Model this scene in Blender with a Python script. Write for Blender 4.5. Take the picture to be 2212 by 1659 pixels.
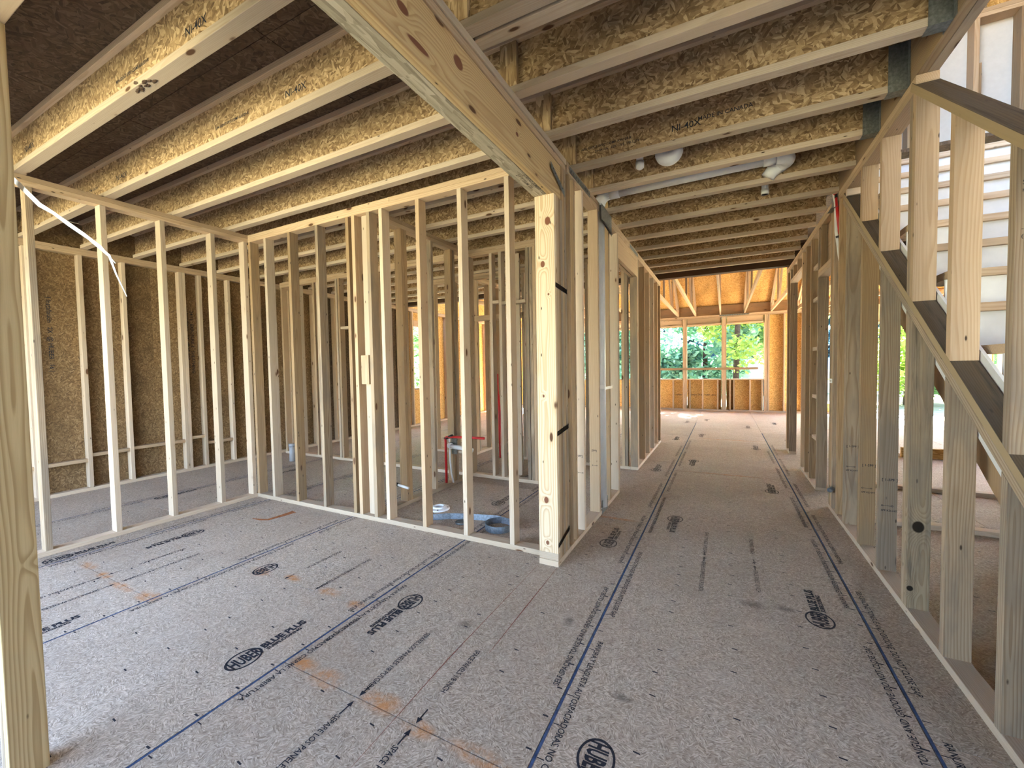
import bpy, bmesh, math, random
from mathutils import Vector, Matrix, Quaternion
for o in list(bpy.data.objects): bpy.data.objects.remove(o)
S = bpy.context.scene
C = S.collection
random.seed(7)
PI = math.pi

# ---------------------------------------------------------------- camera, sky, sun, exposure
cam_d = bpy.data.cameras.new('camera'); cam = bpy.data.objects.new('camera', cam_d); C.objects.link(cam)
F_PX = 891.85
cam_d.sensor_fit = 'HORIZONTAL'; cam_d.sensor_width = 36.0; cam_d.lens = F_PX / 2212 * 36.0
cam_d.clip_start = 0.02; cam_d.clip_end = 400
_r = Vector((0.88943175, 0.45676044, -0.01676479)); _u = Vector((-0.00243808, 0.04141966, 0.99913886)); _f = Vector((-0.4570615, 0.88862496, -0.03795358))
CAMZ = 1.331
cam.matrix_world = Matrix(((_r.x, _u.x, -_f.x, 0), (_r.y, _u.y, -_f.y, 0), (_r.z, _u.z, -_f.z, CAMZ), (0, 0, 0, 1)))
S.camera = cam

W = bpy.data.worlds.new('sky'); S.world = W; W.use_nodes = True
wn = W.node_tree.nodes; wl = W.node_tree.links
bg = wn['Background']; sky = wn.new('ShaderNodeTexSky'); sky.sky_type = 'NISHITA'
sky.sun_disc = False; sky.sun_elevation = math.radians(41); sky.sun_rotation = math.radians(6); sky.air_density = 1.0; sky.dust_density = 2.0; sky.ozone_density = 1.0
hs = wn.new('ShaderNodeHueSaturation'); hs.inputs['Saturation'].default_value = 0.95; wl.new(sky.outputs[0], hs.inputs['Color']); wl.new(hs.outputs[0], bg.inputs['Color']); bg.inputs['Strength'].default_value = 1.0

sun_d = bpy.data.lights.new('sun', 'SUN'); sun_d.energy = 135.0; sun_d.angle = math.radians(0.6); sun_d.color = (1.0, 0.93, 0.80)
sun = bpy.data.objects.new('sun', sun_d); C.objects.link(sun)
_el, _az = math.radians(41), math.radians(6)
_sd = Vector((math.sin(_az) * math.cos(_el), math.cos(_az) * math.cos(_el), math.sin(_el)))
sun.rotation_euler = _sd.to_track_quat('Z', 'Y').to_euler(); sun.location = (6, 30, 25)

S.view_settings.view_transform = 'Standard'; S.view_settings.look = 'None'
S.view_settings.gamma = 1.0; S.view_settings.use_curve_mapping = False
S.view_settings.exposure = 1.95
S.cycles.max_bounces = 6; S.cycles.diffuse_bounces = 5; S.cycles.glossy_bounces = 2; S.cycles.transmission_bounces = 3; S.cycles.transparent_max_bounces = 4
S.cycles.use_adaptive_sampling = True; S.cycles.adaptive_threshold = 0.09; S.cycles.adaptive_min_samples = 20
S.cycles.sample_clamp_indirect = 6.0; S.cycles.caustics_reflective = False; S.cycles.caustics_refractive = False

# ---------------------------------------------------------------- materials
class NT:
    def __init__(s, name, rough=0.7, spec=0.3):
        s.m = bpy.data.materials.new(name); s.m.use_nodes = True; s.t = s.m.node_tree
        s.b = s.t.nodes['Principled BSDF']; s.b.inputs['Roughness'].default_value = rough; s.b.inputs['Specular IOR Level'].default_value = spec
    def n(s, typ, **kw):
        nd = s.t.nodes.new('ShaderNode' + typ)
        for k, v in kw.items(): setattr(nd, k, v)
        return nd
    def put(s, sock, v):
        if isinstance(v, bpy.types.NodeSocket): s.t.links.new(v, sock)
        elif v is not None: sock.default_value = v
    def math(s, op, a, b=None, c=None, clamp=False):
        nd = s.n('Math', operation=op, use_clamp=clamp); s.put(nd.inputs[0], a); s.put(nd.inputs[1], b)
        if c is not None: s.put(nd.inputs[2], c)
        return nd.outputs[0]
    def vmath(s, op, a, b=None):
        nd = s.n('VectorMath', operation=op); s.put(nd.inputs[0], a); s.put(nd.inputs[1], b)
        return nd.outputs['Value'] if op in ('DISTANCE', 'LENGTH', 'DOT_PRODUCT') else nd.outputs[0]
    def mix(s, f, a, b, mode='MIX'):
        nd = s.n('Mix', data_type='RGBA', blend_type=mode); s.put(nd.inputs['Factor'], f); s.put(nd.inputs[6], a); s.put(nd.inputs[7], b)
        return nd.outputs[2]
    def noise(s, v, scale=5, detail=2, rough=0.5, dist=0.0):
        nd = s.n('TexNoise'); s.put(nd.inputs['Vector'], v)
        for k, x in (('Scale', scale), ('Detail', detail), ('Roughness', rough), ('Distortion', dist)): nd.inputs[k].default_value = x
        return nd.outputs['Fac']
    def vor(s, v, scale=5, out='Distance', feature='F1', rnd=1.0):
        nd = s.n('TexVoronoi', feature=feature); s.put(nd.inputs['Vector'], v); nd.inputs['Scale'].default_value = scale; nd.inputs['Randomness'].default_value = rnd
        return nd.outputs[out]
    def ramp(s, f, stops, interp='LINEAR'):
        nd = s.n('ValToRGB'); nd.color_ramp.interpolation = interp; s.put(nd.inputs[0], f); e = nd.color_ramp.elements
        while len(e) < len(stops): e.new(0.5)
        for x, (pp, c) in zip(e, stops): x.position = pp; x.color = (*c, 1) if len(c) == 3 else c
        return nd.outputs[0]
    def mapr(s, v, a, b, c=0.0, d=1.0, smooth=False):
        nd = s.n('MapRange', interpolation_type='SMOOTHSTEP' if smooth else 'LINEAR'); s.put(nd.inputs[0], v)
        for i, x in enumerate((a, b, c, d)): nd.inputs[i + 1].default_value = x
        return nd.outputs[0]
    def scale(s, v, sc, rot=(0, 0, 0)):
        nd = s.n('Mapping'); s.put(nd.inputs['Vector'], v); nd.inputs['Scale'].default_value = sc; nd.inputs['Rotation'].default_value = rot
        return nd.outputs[0]
    def xyz(s, v):
        nd = s.n('SeparateXYZ'); s.put(nd.inputs[0], v); return nd.outputs
    def comb(s, x, y, z):
        nd = s.n('CombineXYZ'); s.put(nd.inputs[0], x); s.put(nd.inputs[1], y); s.put(nd.inputs[2], z); return nd.outputs[0]
    def bump(s, h, dist=0.002, strength=0.5):
        nd = s.n('Bump'); s.put(nd.inputs['Height'], h); nd.inputs['Distance'].default_value = dist; nd.inputs['Strength'].default_value = strength
        s.t.links.new(nd.outputs[0], s.b.inputs['Normal'])

def c4(c): return (*c, 1.0)

def wood(name, colA, colB, late, knot=(0.10, 0.045, 0.02), grey=0.0, ring=0.55, knots=(), ringw=0.0075, stain=0.0, rough=0.75, kcol=(0.19, 0.075, 0.04)):
    """lumber: local Z is the length of the piece; every piece draws its own grain from the object's random number"""
    g = NT(name, rough, 0.25)
    tc = g.n('TexCoord').outputs['Object']; rnd = g.n('ObjectInfo').outputs['Random']
    r2 = g.math('FRACT', g.math('MULTIPLY', rnd, 17.31)); r3 = g.math('FRACT', g.math('MULTIPLY', rnd, 93.7)); r4 = g.math('FRACT', g.math('MULTIPLY', rnd, 311.9))
    off = g.comb(g.math('MULTIPLY', r2, 31.0), g.math('MULTIPLY', r3, 47.0), g.math('MULTIPLY', rnd, 60.0))
    v = g.vmath('ADD', tc, off)
    X, Y, Z = g.xyz(tc)[:3]
    nz = g.noise(g.scale(v, (7, 7, 1.1)), 1.0, 2.0)
    bend = g.math('MULTIPLY', g.math('SUBTRACT', nz, 0.5), 0.05)
    # explicit knots push the rings aside
    kmask = None; kring = None
    for (kx, ky, kz, rx, rz) in knots:
        dx = g.math('DIVIDE', g.math('SUBTRACT', X, kx), rx); dy = g.math('DIVIDE', g.math('SUBTRACT', Y, ky), rx); dz = g.math('DIVIDE', g.math('SUBTRACT', Z, kz), rz)
        d = g.math('SQRT', g.math('ADD', g.math('ADD', g.math('MULTIPLY', dx, dx), g.math('MULTIPLY', dy, dy)), g.math('MULTIPLY', dz, dz)))
        mk = g.mapr(d, 1.12, 0.88); kmask = mk if kmask is None else g.math('MAXIMUM', kmask, mk)
        fall = g.math('MULTIPLY', g.math('EXPONENT', g.math('MULTIPLY', g.math('MULTIPLY', d, d), -0.22)), 0.035)
        bend = g.math('ADD', bend, fall)
    ox = g.math('MULTIPLY_ADD', r2, 0.16, -0.08); oy = g.math('MULTIPLY_ADD', r3, 0.16, -0.08)
    a = g.math('ADD', X, ox); b = g.math('ADD', Y, oy)
    rad = g.math('ADD', g.math('SQRT', g.math('ADD', g.math('MULTIPLY', a, a), g.math('MULTIPLY', b, b))), bend)
    saw = g.math('FRACT', g.math('DIVIDE', rad, ringw))
    rings = g.math('MULTIPLY', g.mapr(saw, 0.25, 0.9, 0.0, 1.0, True), g.mapr(saw, 1.0, 0.93, 0.0, 1.0))
    fibre = g.noise(g.scale(v, (190, 190, 5)), 1.0, 3.0, 0.6)
    streak = g.noise(g.scale(v, (26, 26, 0.9)), 1.0, 2.0)
    base = g.mix(g.math('ADD', g.math('MULTIPLY', r4, 0.7), g.math('MULTIPLY', streak, 0.45)), c4(colA), c4(colB))
    col = g.mix(g.math('MULTIPLY', rings, ring), base, c4(late))
    col = g.mix(g.mapr(fibre, 0.3, 0.75, 0.0, 0.22), col, c4(tuple(x * 0.62 for x in late)))
    tone = g.math('MULTIPLY_ADD', rnd, 0.34, 0.80)
    col = g.mix(1.0, col, g.comb(tone, tone, g.math('MULTIPLY_ADD', r3, 0.10, 0.0) if False else tone), 'MULTIPLY')
    # small natural knots, seldom
    kd = g.vor(g.scale(v, (9, 9, 3.2)), 1.0); ks = g.math('GREATER_THAN', g.xyz(g.vor(g.scale(v, (9, 9, 3.2)), 1.0, 'Color'))[0], 0.6); kk = g.math('MULTIPLY', g.mapr(kd, 0.125, 0.085), ks)
    halo = g.math('MULTIPLY', g.mapr(kd, 0.30, 0.10, 0.0, 0.35, True), ks)
    col = g.mix(halo, col, c4(late)); col = g.mix(kk, col, c4(knot))
    pd = g.vor(g.scale(v, (24, 24, 8)), 1.0); ps = g.math('GREATER_THAN', g.xyz(g.vor(g.scale(v, (24, 24, 8)), 1.0, 'Color'))[0], 0.62)
    col = g.mix(g.math('MULTIPLY', g.mapr(pd, 0.12, 0.06), ps), col, c4((0.06, 0.035, 0.02)))
    if kmask is not None: pass
    if grey:
        gn = g.mapr(g.noise(g.scale(v, (9, 9, 1.6)), 1.0, 4.0, 0.65), 0.42, 0.62, 0.0, grey, True)
        col = g.mix(gn, col, c4((0.18, 0.152, 0.13)))
    if stain:
        sn = g.mapr(g.noise(g.scale(v, (30, 30, 1.5)), 1.0, 5.0, 0.7), 0.5, 0.68, 0.0, stain, True)
        col = g.mix(sn, col, c4((0.05, 0.04, 0.03)))
    if stain > .7:      # weather-blackened broad faces, clean sawn edges
        ny = g.math('ABSOLUTE', g.xyz(g.n('TexCoord').outputs['Normal'])[1])
        col = g.mix(g.mapr(ny, .4, .8), g.mix(0.75, col, c4((0.42, 0.31, 0.18))), g.mix(0.45, col, c4((0.03, 0.025, 0.02))))
    if kmask is not None: col = g.mix(kmask, col, c4(kcol))
    g.put(g.b.inputs['Base Color'], col)
    return g.m

PINE_A, PINE_B, LATE = (0.605, 0.455, 0.315), (0.50, 0.36, 0.235), (0.375, 0.235, 0.125)
M = {}
M['pine'] = wood('pine_lumber', PINE_A, PINE_B, LATE, ring=0.45)
M['spruce'] = wood('pale_spruce_lumber', (0.64, 0.525, 0.41), (0.55, 0.435, 0.325), (0.42, 0.295, 0.19), ring=0.35, ringw=0.0055)
M['weathered'] = wood('weathered_lumber', (0.475, 0.375, 0.275), (0.40, 0.30, 0.205), (0.25, 0.16, 0.09), grey=0.5, ring=0.65, ringw=0.009)
M['brown'] = wood('brown_lumber', (0.46, 0.32, 0.185), (0.39, 0.26, 0.145), (0.27, 0.155, 0.075), grey=0.25, ring=0.5)
M['dirty'] = wood('dark_stained_lumber', (0.20, 0.145, 0.08), (0.15, 0.105, 0.058), (0.09, 0.06, 0.035), grey=0.5, ring=0.6, stain=0.75)
M['mould'] = wood('mottled_lumber', (0.46, 0.36, 0.245), (0.39, 0.29, 0.185), (0.25, 0.165, 0.09), grey=0.55, ring=0.5, stain=0.6, knots=((-0.004, -0.019, -0.33, 0.024, 0.030), (-0.032, -0.019, -0.66, 0.013, 0.014)), kcol=(0.02, 0.014, 0.01))
M['post'] = wood('knotty_post_lumber', (0.70, 0.575, 0.41), (0.64, 0.505, 0.34), (0.45, 0.275, 0.135), ring=0.6, ringw=0.012,
                 knots=((0.022, -.019, 1.015, 0.019, 0.027), (-0.016, -.019, 0.74, 0.015, 0.021), (-0.013, -.019, -0.83, 0.016, 0.022), (-0.008, -.019, -1.12, 0.011, 0.015), (-0.022, -.019, -0.13, 0.007, 0.010), (.022, -.019, .54, .006, .008)))
M['beam'] = wood('knotty_beam_lumber', (0.60, 0.435, 0.235), (0.54, 0.38, 0.195), (0.37, 0.215, 0.09), ring=0.6, ringw=0.011,
                 knots=((0.019, -0.036, 0.607, 0.026, 0.034), (0.019, 0.067, 0.35, 0.012, 0.06), (0.019, -0.007, 0.27, 0.018, 0.03), (0.019, -0.01, 1.158, 0.011, 0.016)))
M['fore'] = wood('strong_grained_lumber', (0.58, 0.46, 0.27), (0.52, 0.39, 0.21), (0.33, 0.22, 0.10), ring=0.7, ringw=0.010, knots=((0, 0.03, -0.52, 0.010, 0.016),))
M['dark_beam'] = wood('shaded_beam_and_bark', (0.10, 0.055, 0.032), (0.08, 0.045, 0.026), (0.05, 0.028, 0.016), ring=0.4)  # the beam's backlit shade is put into this colour; bark shares it

def osb(name, cols, flake=(26, 90), contrast=1.0, rough=0.7, spec=0.2, dirt=0.0, bump=0.0):
    """strand board: local X and Y lie in the board"""
    g = NT(name, rough, spec)
    tc = g.n('TexCoord').outputs['Object']; rnd = g.n('ObjectInfo').outputs['Random']
    v = g.vmath('ADD', tc, g.comb(g.math('MULTIPLY', rnd, 53.0), g.math('MULTIPLY', rnd, 91.0), 0.0))
    wob = g.n('TexNoise'); g.put(wob.inputs['Vector'], v); wob.inputs['Scale'].default_value = 9; wob.inputs['Detail'].default_value = 1
    v = g.vmath('ADD', v, g.vmath('SCALE', wob.outputs['Color'], None)) if False else v
    layers = []
    for ang, k in ((0.35, 1.0), (1.25, 1.13), (2.3, 0.9), (2.9, 1.05)):
        mp = g.scale(v, (1, 1, 0.2), (0, 0, ang)); mp = g.scale(mp, (flake[0] * k, flake[1] * k, 20))
        c = g.vor(mp, 1.0, 'Color'); layers.append(g.xyz(c)[0])
    sel = g.xyz(g.vor(g.scale(v, (34, 34, 10)), 1.0, 'Color'))
    f = g.mix(g.math('GREATER_THAN', sel[0], 0.5), layers[0], layers[1]); f2 = g.mix(g.math('GREATER_THAN', sel[1], 0.5), layers[2], layers[3])
    f = g.mix(g.math('GREATER_THAN', sel[2], 0.5), f, f2)
    fv = g.xyz(f)[0]
    fine = g.noise(g.scale(v, (60, 60, 20)), 1.0, 4.0, 0.7)
    fv = g.math('ADD', g.math('MULTIPLY', fv, 0.72), g.math('MULTIPLY', fine, 0.35))
    fv = g.math('MULTIPLY_ADD', g.math('SUBTRACT', fv, 0.5), contrast, 0.5)
    col = g.ramp(fv, [(0.0, cols[0]), (0.35, cols[1]), (0.7, cols[2]), (1.0, cols[3])])
    tone = g.math('MULTIPLY_ADD', rnd, 0.16, 0.92); col = g.mix(1.0, col, g.comb(tone, tone, tone), 'MULTIPLY')
    if dirt: col = g.mix(g.mapr(g.noise(v, 2.2, 4.0, 0.6), 0.45, 0.7, 0.0, dirt, True), col, c4(tuple(x * 0.45 for x in cols[1])))
    g.put(g.b.inputs['Base Color'], col)
    if bump: g.bump(fv, 0.0015, bump)
    return g
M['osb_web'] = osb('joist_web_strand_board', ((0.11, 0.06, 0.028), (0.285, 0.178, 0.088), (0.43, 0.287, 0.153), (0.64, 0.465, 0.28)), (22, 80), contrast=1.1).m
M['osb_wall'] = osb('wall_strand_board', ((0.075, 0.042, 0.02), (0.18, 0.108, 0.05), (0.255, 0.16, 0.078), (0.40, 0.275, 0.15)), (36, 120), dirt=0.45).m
M['osb_sun'] = osb('sunlit_strand_board', ((0.26, 0.12, 0.035), (0.58, 0.33, 0.10), (0.74, 0.46, 0.16), (0.86, 0.62, 0.29)), (30, 100)).m  # sunlit copy of the wall board, warm bounce light put into the colour
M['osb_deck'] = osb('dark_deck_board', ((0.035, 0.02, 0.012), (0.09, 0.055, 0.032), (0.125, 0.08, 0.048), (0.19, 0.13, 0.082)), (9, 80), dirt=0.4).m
M['lvl'] = osb('strand_lumber', ((0.16, 0.125, 0.085), (0.36, 0.30, 0.21), (0.47, 0.40, 0.29), (0.58, 0.50, 0.38)), (45, 150)).m

# the subfloor: brownish grey strand board with walked-in dirt, orange spray along the joints, scuffs
g = osb('subfloor_strand_board', ((0.17, 0.128, 0.094), (0.37, 0.297, 0.232), (0.47, 0.387, 0.31), (0.66, 0.57, 0.475)), (85, 300), contrast=1.15, rough=0.68, spec=0.35, bump=0.5)
pos = g.n('NewGeometry').outputs['Position']; col = g.b.inputs['Base Color'].links[0].from_socket
big = g.noise(pos, 1.3, 5.0, 0.65)
col = g.mix(g.mapr(big, 0.40, 0.68, 0.0, 0.30, True), col, c4((0.30, 0.225, 0.17)))
pale = g.noise(g.vmath('ADD', pos, (5, 3, 0)), 3.1, 5.0, 0.7)
col = g.mix(g.mapr(pale, 0.52, 0.75, 0.0, 0.35, True), col, c4((0.56, 0.48, 0.40)))
speck = g.mapr(g.vor(g.scale(pos, (1, 1.8, 1), (0, 0, .5)), 30.0), 0.11, 0.07); spk2 = g.math('GREATER_THAN', g.xyz(g.vor(g.scale(pos, (1, 1.8, 1), (0, 0, .5)), 30.0, 'Color'))[0], 0.62)
col = g.mix(g.math('MULTIPLY', g.math('MULTIPLY', speck, spk2), 0.75), col, c4((0.03, 0.022, 0.018)))
n1 = g.noise(pos, 14.0, 4.0, 0.75)
def spot(col, x, y, rx, ry, c, k, thr=(0.35, 0.62)):
    d = g.vmath('LENGTH', g.vmath('MULTIPLY', g.vmath('SUBTRACT', pos, (x, y, 0.0)), (1 / rx, 1 / ry, 0.0)))
    m = g.math('MULTIPLY', g.mapr(d, 1.0, 0.25, 0.0, 1.0, True), g.mapr(n1, thr[0], thr[1]))
    return g.mix(g.math('MULTIPLY', m, k), col, c4(c))
OR = (0.50, 0.19, 0.035)
for x, y, rx, ry in ((-1.70, 1.19, .10, .06), (-1.53, 1.17, .12, .07), (-1.22, 1.18, .14, .07), (-1.0, 1.15, .10, .05), (-0.75, 1.155, .16, .05), (-1.86, 1.63, .09, .05),
                     (-2.12, 1.66, .11, .05), (-2.48, 1.675, .10, .04), (-2.76, 1.63, .14, .06), (-3.96, 1.165, .14, .05), (-3.07, 1.15, .14, .07), (-3.68, 1.15, .14, .04), (-3.37, 1.135, .18, .04), (-0.85, 3.585, .24, .035), (0.0, 5.58, .6, .03), (0.1, 8.2, .6, .05)):
    col = spot(col, x, y, rx, ry, OR, 0.8)
for x, y, rx, ry in ((0.144, 2.595, .09, .06), (-0.722, 2.007, .035, .06), (-0.357, 1.626, .06, .03), (0.3, 2.62, .06, .04), (-1.2, 1.75, .05, .05)):
    col = spot(col, x, y, rx, ry, (0.045, 0.038, 0.035), 0.6, (0.25, 0.6))
g.put(g.b.inputs['Base Color'], col); M['floor'] = g.m

def plain(name, col, rough=0.5, spec=0.5, metal=0.0, var=0.12, scale=18):
    g = NT(name, rough, spec); g.b.inputs['Metallic'].default_value = metal
    tc = g.n('TexCoord').outputs['Object']
    nn = g.noise(tc, scale, 4.0, 0.6)
    g.put(g.b.inputs['Base Color'], g.mix(g.mapr(nn, 0.35, 0.65), c4(tuple(x * (1 - var) for x in col)), c4(tuple(min(1, x * (1 + var)) for x in col))))
    return g.m
M['ink'] = plain('black_print_ink', (0.022, 0.024, 0.034), 0.7, 0.2)
M['ink_blue'] = plain('blue_edge_seal', (0.045, 0.075, 0.15), 0.7, 0.2, var=0.4, scale=30)
M['ink_faint'] = plain('faded_print_ink', (0.10, 0.085, 0.075), 0.8, 0.1, var=0.3)
M['chalk'] = plain('red_chalk', (0.22, 0.075, 0.055), 0.9, 0.1, var=0.3, scale=40)
M['orange_spray'] = plain('orange_spray_paint', (0.40, 0.16, 0.07), 0.9, 0.1, var=0.3, scale=40)
M['pvc'] = plain('white_plastic_pipe', (0.74, 0.74, 0.75), 0.3, 0.5, var=0.03)
M['pvc_grey'] = plain('grey_plastic_pipe', (0.36, 0.36, 0.38), 0.4, 0.5, var=0.05)
M['white_plastic'] = plain('white_plastic', (0.85, 0.86, 0.88), 0.35, 0.5, var=0.03)
M['red_pex'] = plain('red_plastic_tube', (0.55, 0.02, 0.025), 0.35, 0.5, var=0.05)
M['black_plastic'] = plain('black_plastic', (0.015, 0.015, 0.016), 0.4, 0.4)
M['galv'] = plain('galvanised_steel', (0.17, 0.20, 0.24), 0.6, 0.4, metal=0.35, var=0.25, scale=60)
M['galv_dark'] = plain('dull_galvanised_steel', (0.20, 0.21, 0.20), 0.5, 0.5, metal=0.6, var=0.25, scale=60)
M['white_board'] = plain('white_board', (0.66, 0.645, 0.635), 0.75, 0.25, var=0.03)
M['underlay'] = plain('dark_joint', (0.035, 0.04, 0.055), 0.9, 0.1)
M['siding'] = plain('pale_blue_metal_siding', (0.55, 0.64, 0.72), 0.5, 0.4, var=0.05, scale=2)
M['roof_metal'] = plain('blue_grey_metal_roof', (0.28, 0.38, 0.50), 0.5, 0.4, var=0.06, scale=2)
g = NT('grassy_ground', 0.9, 0.1); pos = g.n('NewGeometry').outputs['Position']; nn = g.noise(pos, 0.8, 6.0, 0.7)
g.put(g.b.inputs['Base Color'], g.ramp(nn, [(0.35, (0.20, 0.185, 0.165)), (0.55, (0.15, 0.155, 0.10)), (0.7, (0.085, 0.13, 0.055))])); M['ground'] = g.m
def leafmat(name, a, b):
    g = NT(name, 0.6, 0.2); gi = g.n('NewGeometry'); r = gi.outputs['Random Per Island']
    col = g.mix(r, c4(a), c4(b)); g.put(g.b.inputs['Base Color'], col)
    tr = g.n('BsdfTranslucent'); g.put(tr.inputs[0], col); mx = g.n('MixShader'); mx.inputs[0].default_value = 0.5
    g.t.links.new(g.b.outputs[0], mx.inputs[1]); g.t.links.new(tr.outputs[0], mx.inputs[2])
    g.t.links.new(mx.outputs[0], g.t.nodes['Material Output'].inputs['Surface']); return g.m
M['leaf_green'] = leafmat('green_leaves', (0.08, 0.20, 0.09), (0.27, 0.44, 0.19))
M['leaf_teal'] = leafmat('blue_green_leaves', (0.08, 0.20, 0.15), (0.26, 0.46, 0.33))
M['leaf_yellow'] = leafmat('yellow_green_leaves', (0.14, 0.24, 0.04), (0.30, 0.40, 0.10))
M['leaf_dark'] = leafmat('dark_blue_green_needles', (0.02, 0.055, 0.085), (0.05, 0.11, 0.15))
M['bark'] = plain('grey_brown_bark', (0.035, 0.028, 0.024), 0.9, 0.1, var=0.4)

# ---------------------------------------------------------------- building helpers
WLOC = {}
def tag(o, label=None, cat=None, group=None, kind=None):
    if label: o['label'] = label
    if cat: o['category'] = cat
    if group: o['group'] = group
    if kind: o['kind'] = kind
    return o
def root(name, loc, label, cat, group=None, kind=None):
    o = bpy.data.objects.new(name, None); C.objects.link(o); o.location = loc; o.empty_display_size = 0.1
    WLOC[o.name] = Vector(loc); return tag(o, label, cat, group, kind)
def attach(o, loc, parent):
    C.objects.link(o); loc = Vector(loc); WLOC[o.name] = loc
    if parent is not None: o.parent = parent; o.location = loc - WLOC[parent.name]
    else: o.location = loc
    return o
CACHE = {}
def box_mesh(a, b, L, bev=0.0025):
    k = (round(a, 4), round(b, 4), round(L, 4), bev)
    if k not in CACHE:
        bm = bmesh.new(); bmesh.ops.create_cube(bm, size=1.0)
        for v in bm.verts: v.co = Vector((v.co.x * a, v.co.y * b, v.co.z * L))
        if bev > 0 and min(a, b, L) > bev * 4:
            ed = [e for e in bm.edges if abs((e.verts[0].co - e.verts[1].co).z) > L * 0.9]
            bmesh.ops.bevel(bm, geom=ed, offset=bev, segments=2, affect='EDGES', profile=0.5)
        me = bpy.data.meshes.new('lumber'); bm.to_mesh(me); bm.free(); CACHE[k] = me
    return CACHE[k]
AX = {'Z': (0, 0, 0), 'X': (0, PI / 2, 0), 'Y': (-PI / 2, 0, 0)}
def lum(name, x0, x1, y0, y1, z0, z1, mat, parent, axis=None, bev=0.0025):
    """a straight piece of lumber filling the box; its grain follows its longest side"""
    dx, dy, dz = x1 - x0, y1 - y0, z1 - z0
    axis = axis or max((dx, 'X'), (dy, 'Y'), (dz, 'Z'))[1]
    d = {'Z': (dx, dy, dz), 'X': (dz, dy, dx), 'Y': (dx, dz, dy)}[axis]
    base = box_mesh(*d, bev)
    me = base if base.materials and base.materials[0] == M[mat] else None
    if me is None:
        k = (base.name, mat)
        if k not in CACHE:
            me = base if not base.materials else base.copy()
            me.materials.clear(); me.materials.append(M[mat]); CACHE[k] = me
        me = CACHE[k]
    o = bpy.data.objects.new(name, me); o.rotation_euler = AX[axis]
    return attach(o, ((x0 + x1) / 2, (y0 + y1) / 2, (z0 + z1) / 2), parent)
def meshobj(name, bm, mat, parent, loc=(0, 0, 0), rot=None, smooth=False):
    me = bpy.data.meshes.new(name); bm.to_mesh(me); bm.free(); me.materials.append(M[mat])
    if smooth:
        for p in me.polygons: p.use_smooth = True
    o = bpy.data.objects.new(name, me)
    if rot is not None: o.rotation_euler = rot
    return attach(o, loc, parent)
def hexa(name, P, mat, parent, loc):
    """eight corners (bottom four, top four) given in world space"""
    bm = bmesh.new(); loc = Vector(loc); vs = [bm.verts.new(Vector(p) - loc) for p in P]
    for f in ((3, 2, 1, 0), (4, 5, 6, 7), (0, 1, 5, 4), (1, 2, 6, 5), (2, 3, 7, 6), (3, 0, 4, 7)): bm.faces.new([vs[i] for i in f])
    bmesh.ops.recalc_face_normals(bm, faces=bm.faces[:])
    return meshobj(name, bm, mat, parent, loc)
def sloped(name, x0, x1, y0, y1, zb0, zb1, zt0, zt1, mat, parent):
    P = [(x0, y0, zb0), (x1, y0, zb0), (x1, y1, zb1), (x0, y1, zb1), (x0, y0, zt0), (x1, y0, zt0), (x1, y1, zt1), (x0, y1, zt1)]
    return hexa(name, P, mat, parent, ((x0 + x1) / 2, (y0 + y1) / 2, (min(zb0, zb1) + max(zt0, zt1)) / 2))
def board(name, cx, cy, cz, lx, ly, th, mat, parent, rot=(0, 0, 0)):
    """sheet: local X by local Y, thickness along local Z"""
    k = ('board', round(lx, 4), round(ly, 4), round(th, 4), mat)
    if k not in CACHE:
        bm = bmesh.new(); bmesh.ops.create_cube(bm, size=1.0)
        for v in bm.verts: v.co = Vector((v.co.x * lx, v.co.y * ly, v.co.z * th))
        me = bpy.data.meshes.new('board'); bm.to_mesh(me); bm.free(); me.materials.append(M[mat]); CACHE[k] = me
    o = bpy.data.objects.new(name, CACHE[k]); o.rotation_euler = rot
    return attach(o, (cx, cy, cz), parent)
XZ = (PI / 2, 0, 0)          # sheet standing along X
YZ = (PI / 2, 0, PI / 2)     # sheet standing along Y
def tube_bm(pts, r, n=12, cap=True):
    bm = bmesh.new(); pts = [Vector(p) for p in pts]; rings = []; up = None
    for i, p in enumerate(pts):
        t = (pts[min(i + 1, len(pts) - 1)] - pts[max(i - 1, 0)]).normalized()
        if up is None: up = t.orthogonal().normalized()
        up = (up - t * up.dot(t)).normalized(); w = t.cross(up)
        rr = r[i] if isinstance(r, (list, tuple)) else r
        rings.append([bm.verts.new(p + (up * math.cos(a) + w * math.sin(a)) * rr) for a in [2 * PI * k / n for k in range(n)]])
    for a, b in zip(rings, rings[1:]):
        for k in range(n): bm.faces.new((a[k], a[(k + 1) % n], b[(k + 1) % n], b[k]))
    if cap: bm.faces.new(rings[0][::-1]); bm.faces.new(rings[-1])
    bmesh.ops.recalc_face_normals(bm, faces=bm.faces[:]); return bm
def tube(name, pts, r, mat, parent, n=14, cap=True):
    loc = Vector(pts[0]); return meshobj(name, tube_bm([Vector(p) - loc for p in pts], r, n, cap), mat, parent, loc, smooth=True)
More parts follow.
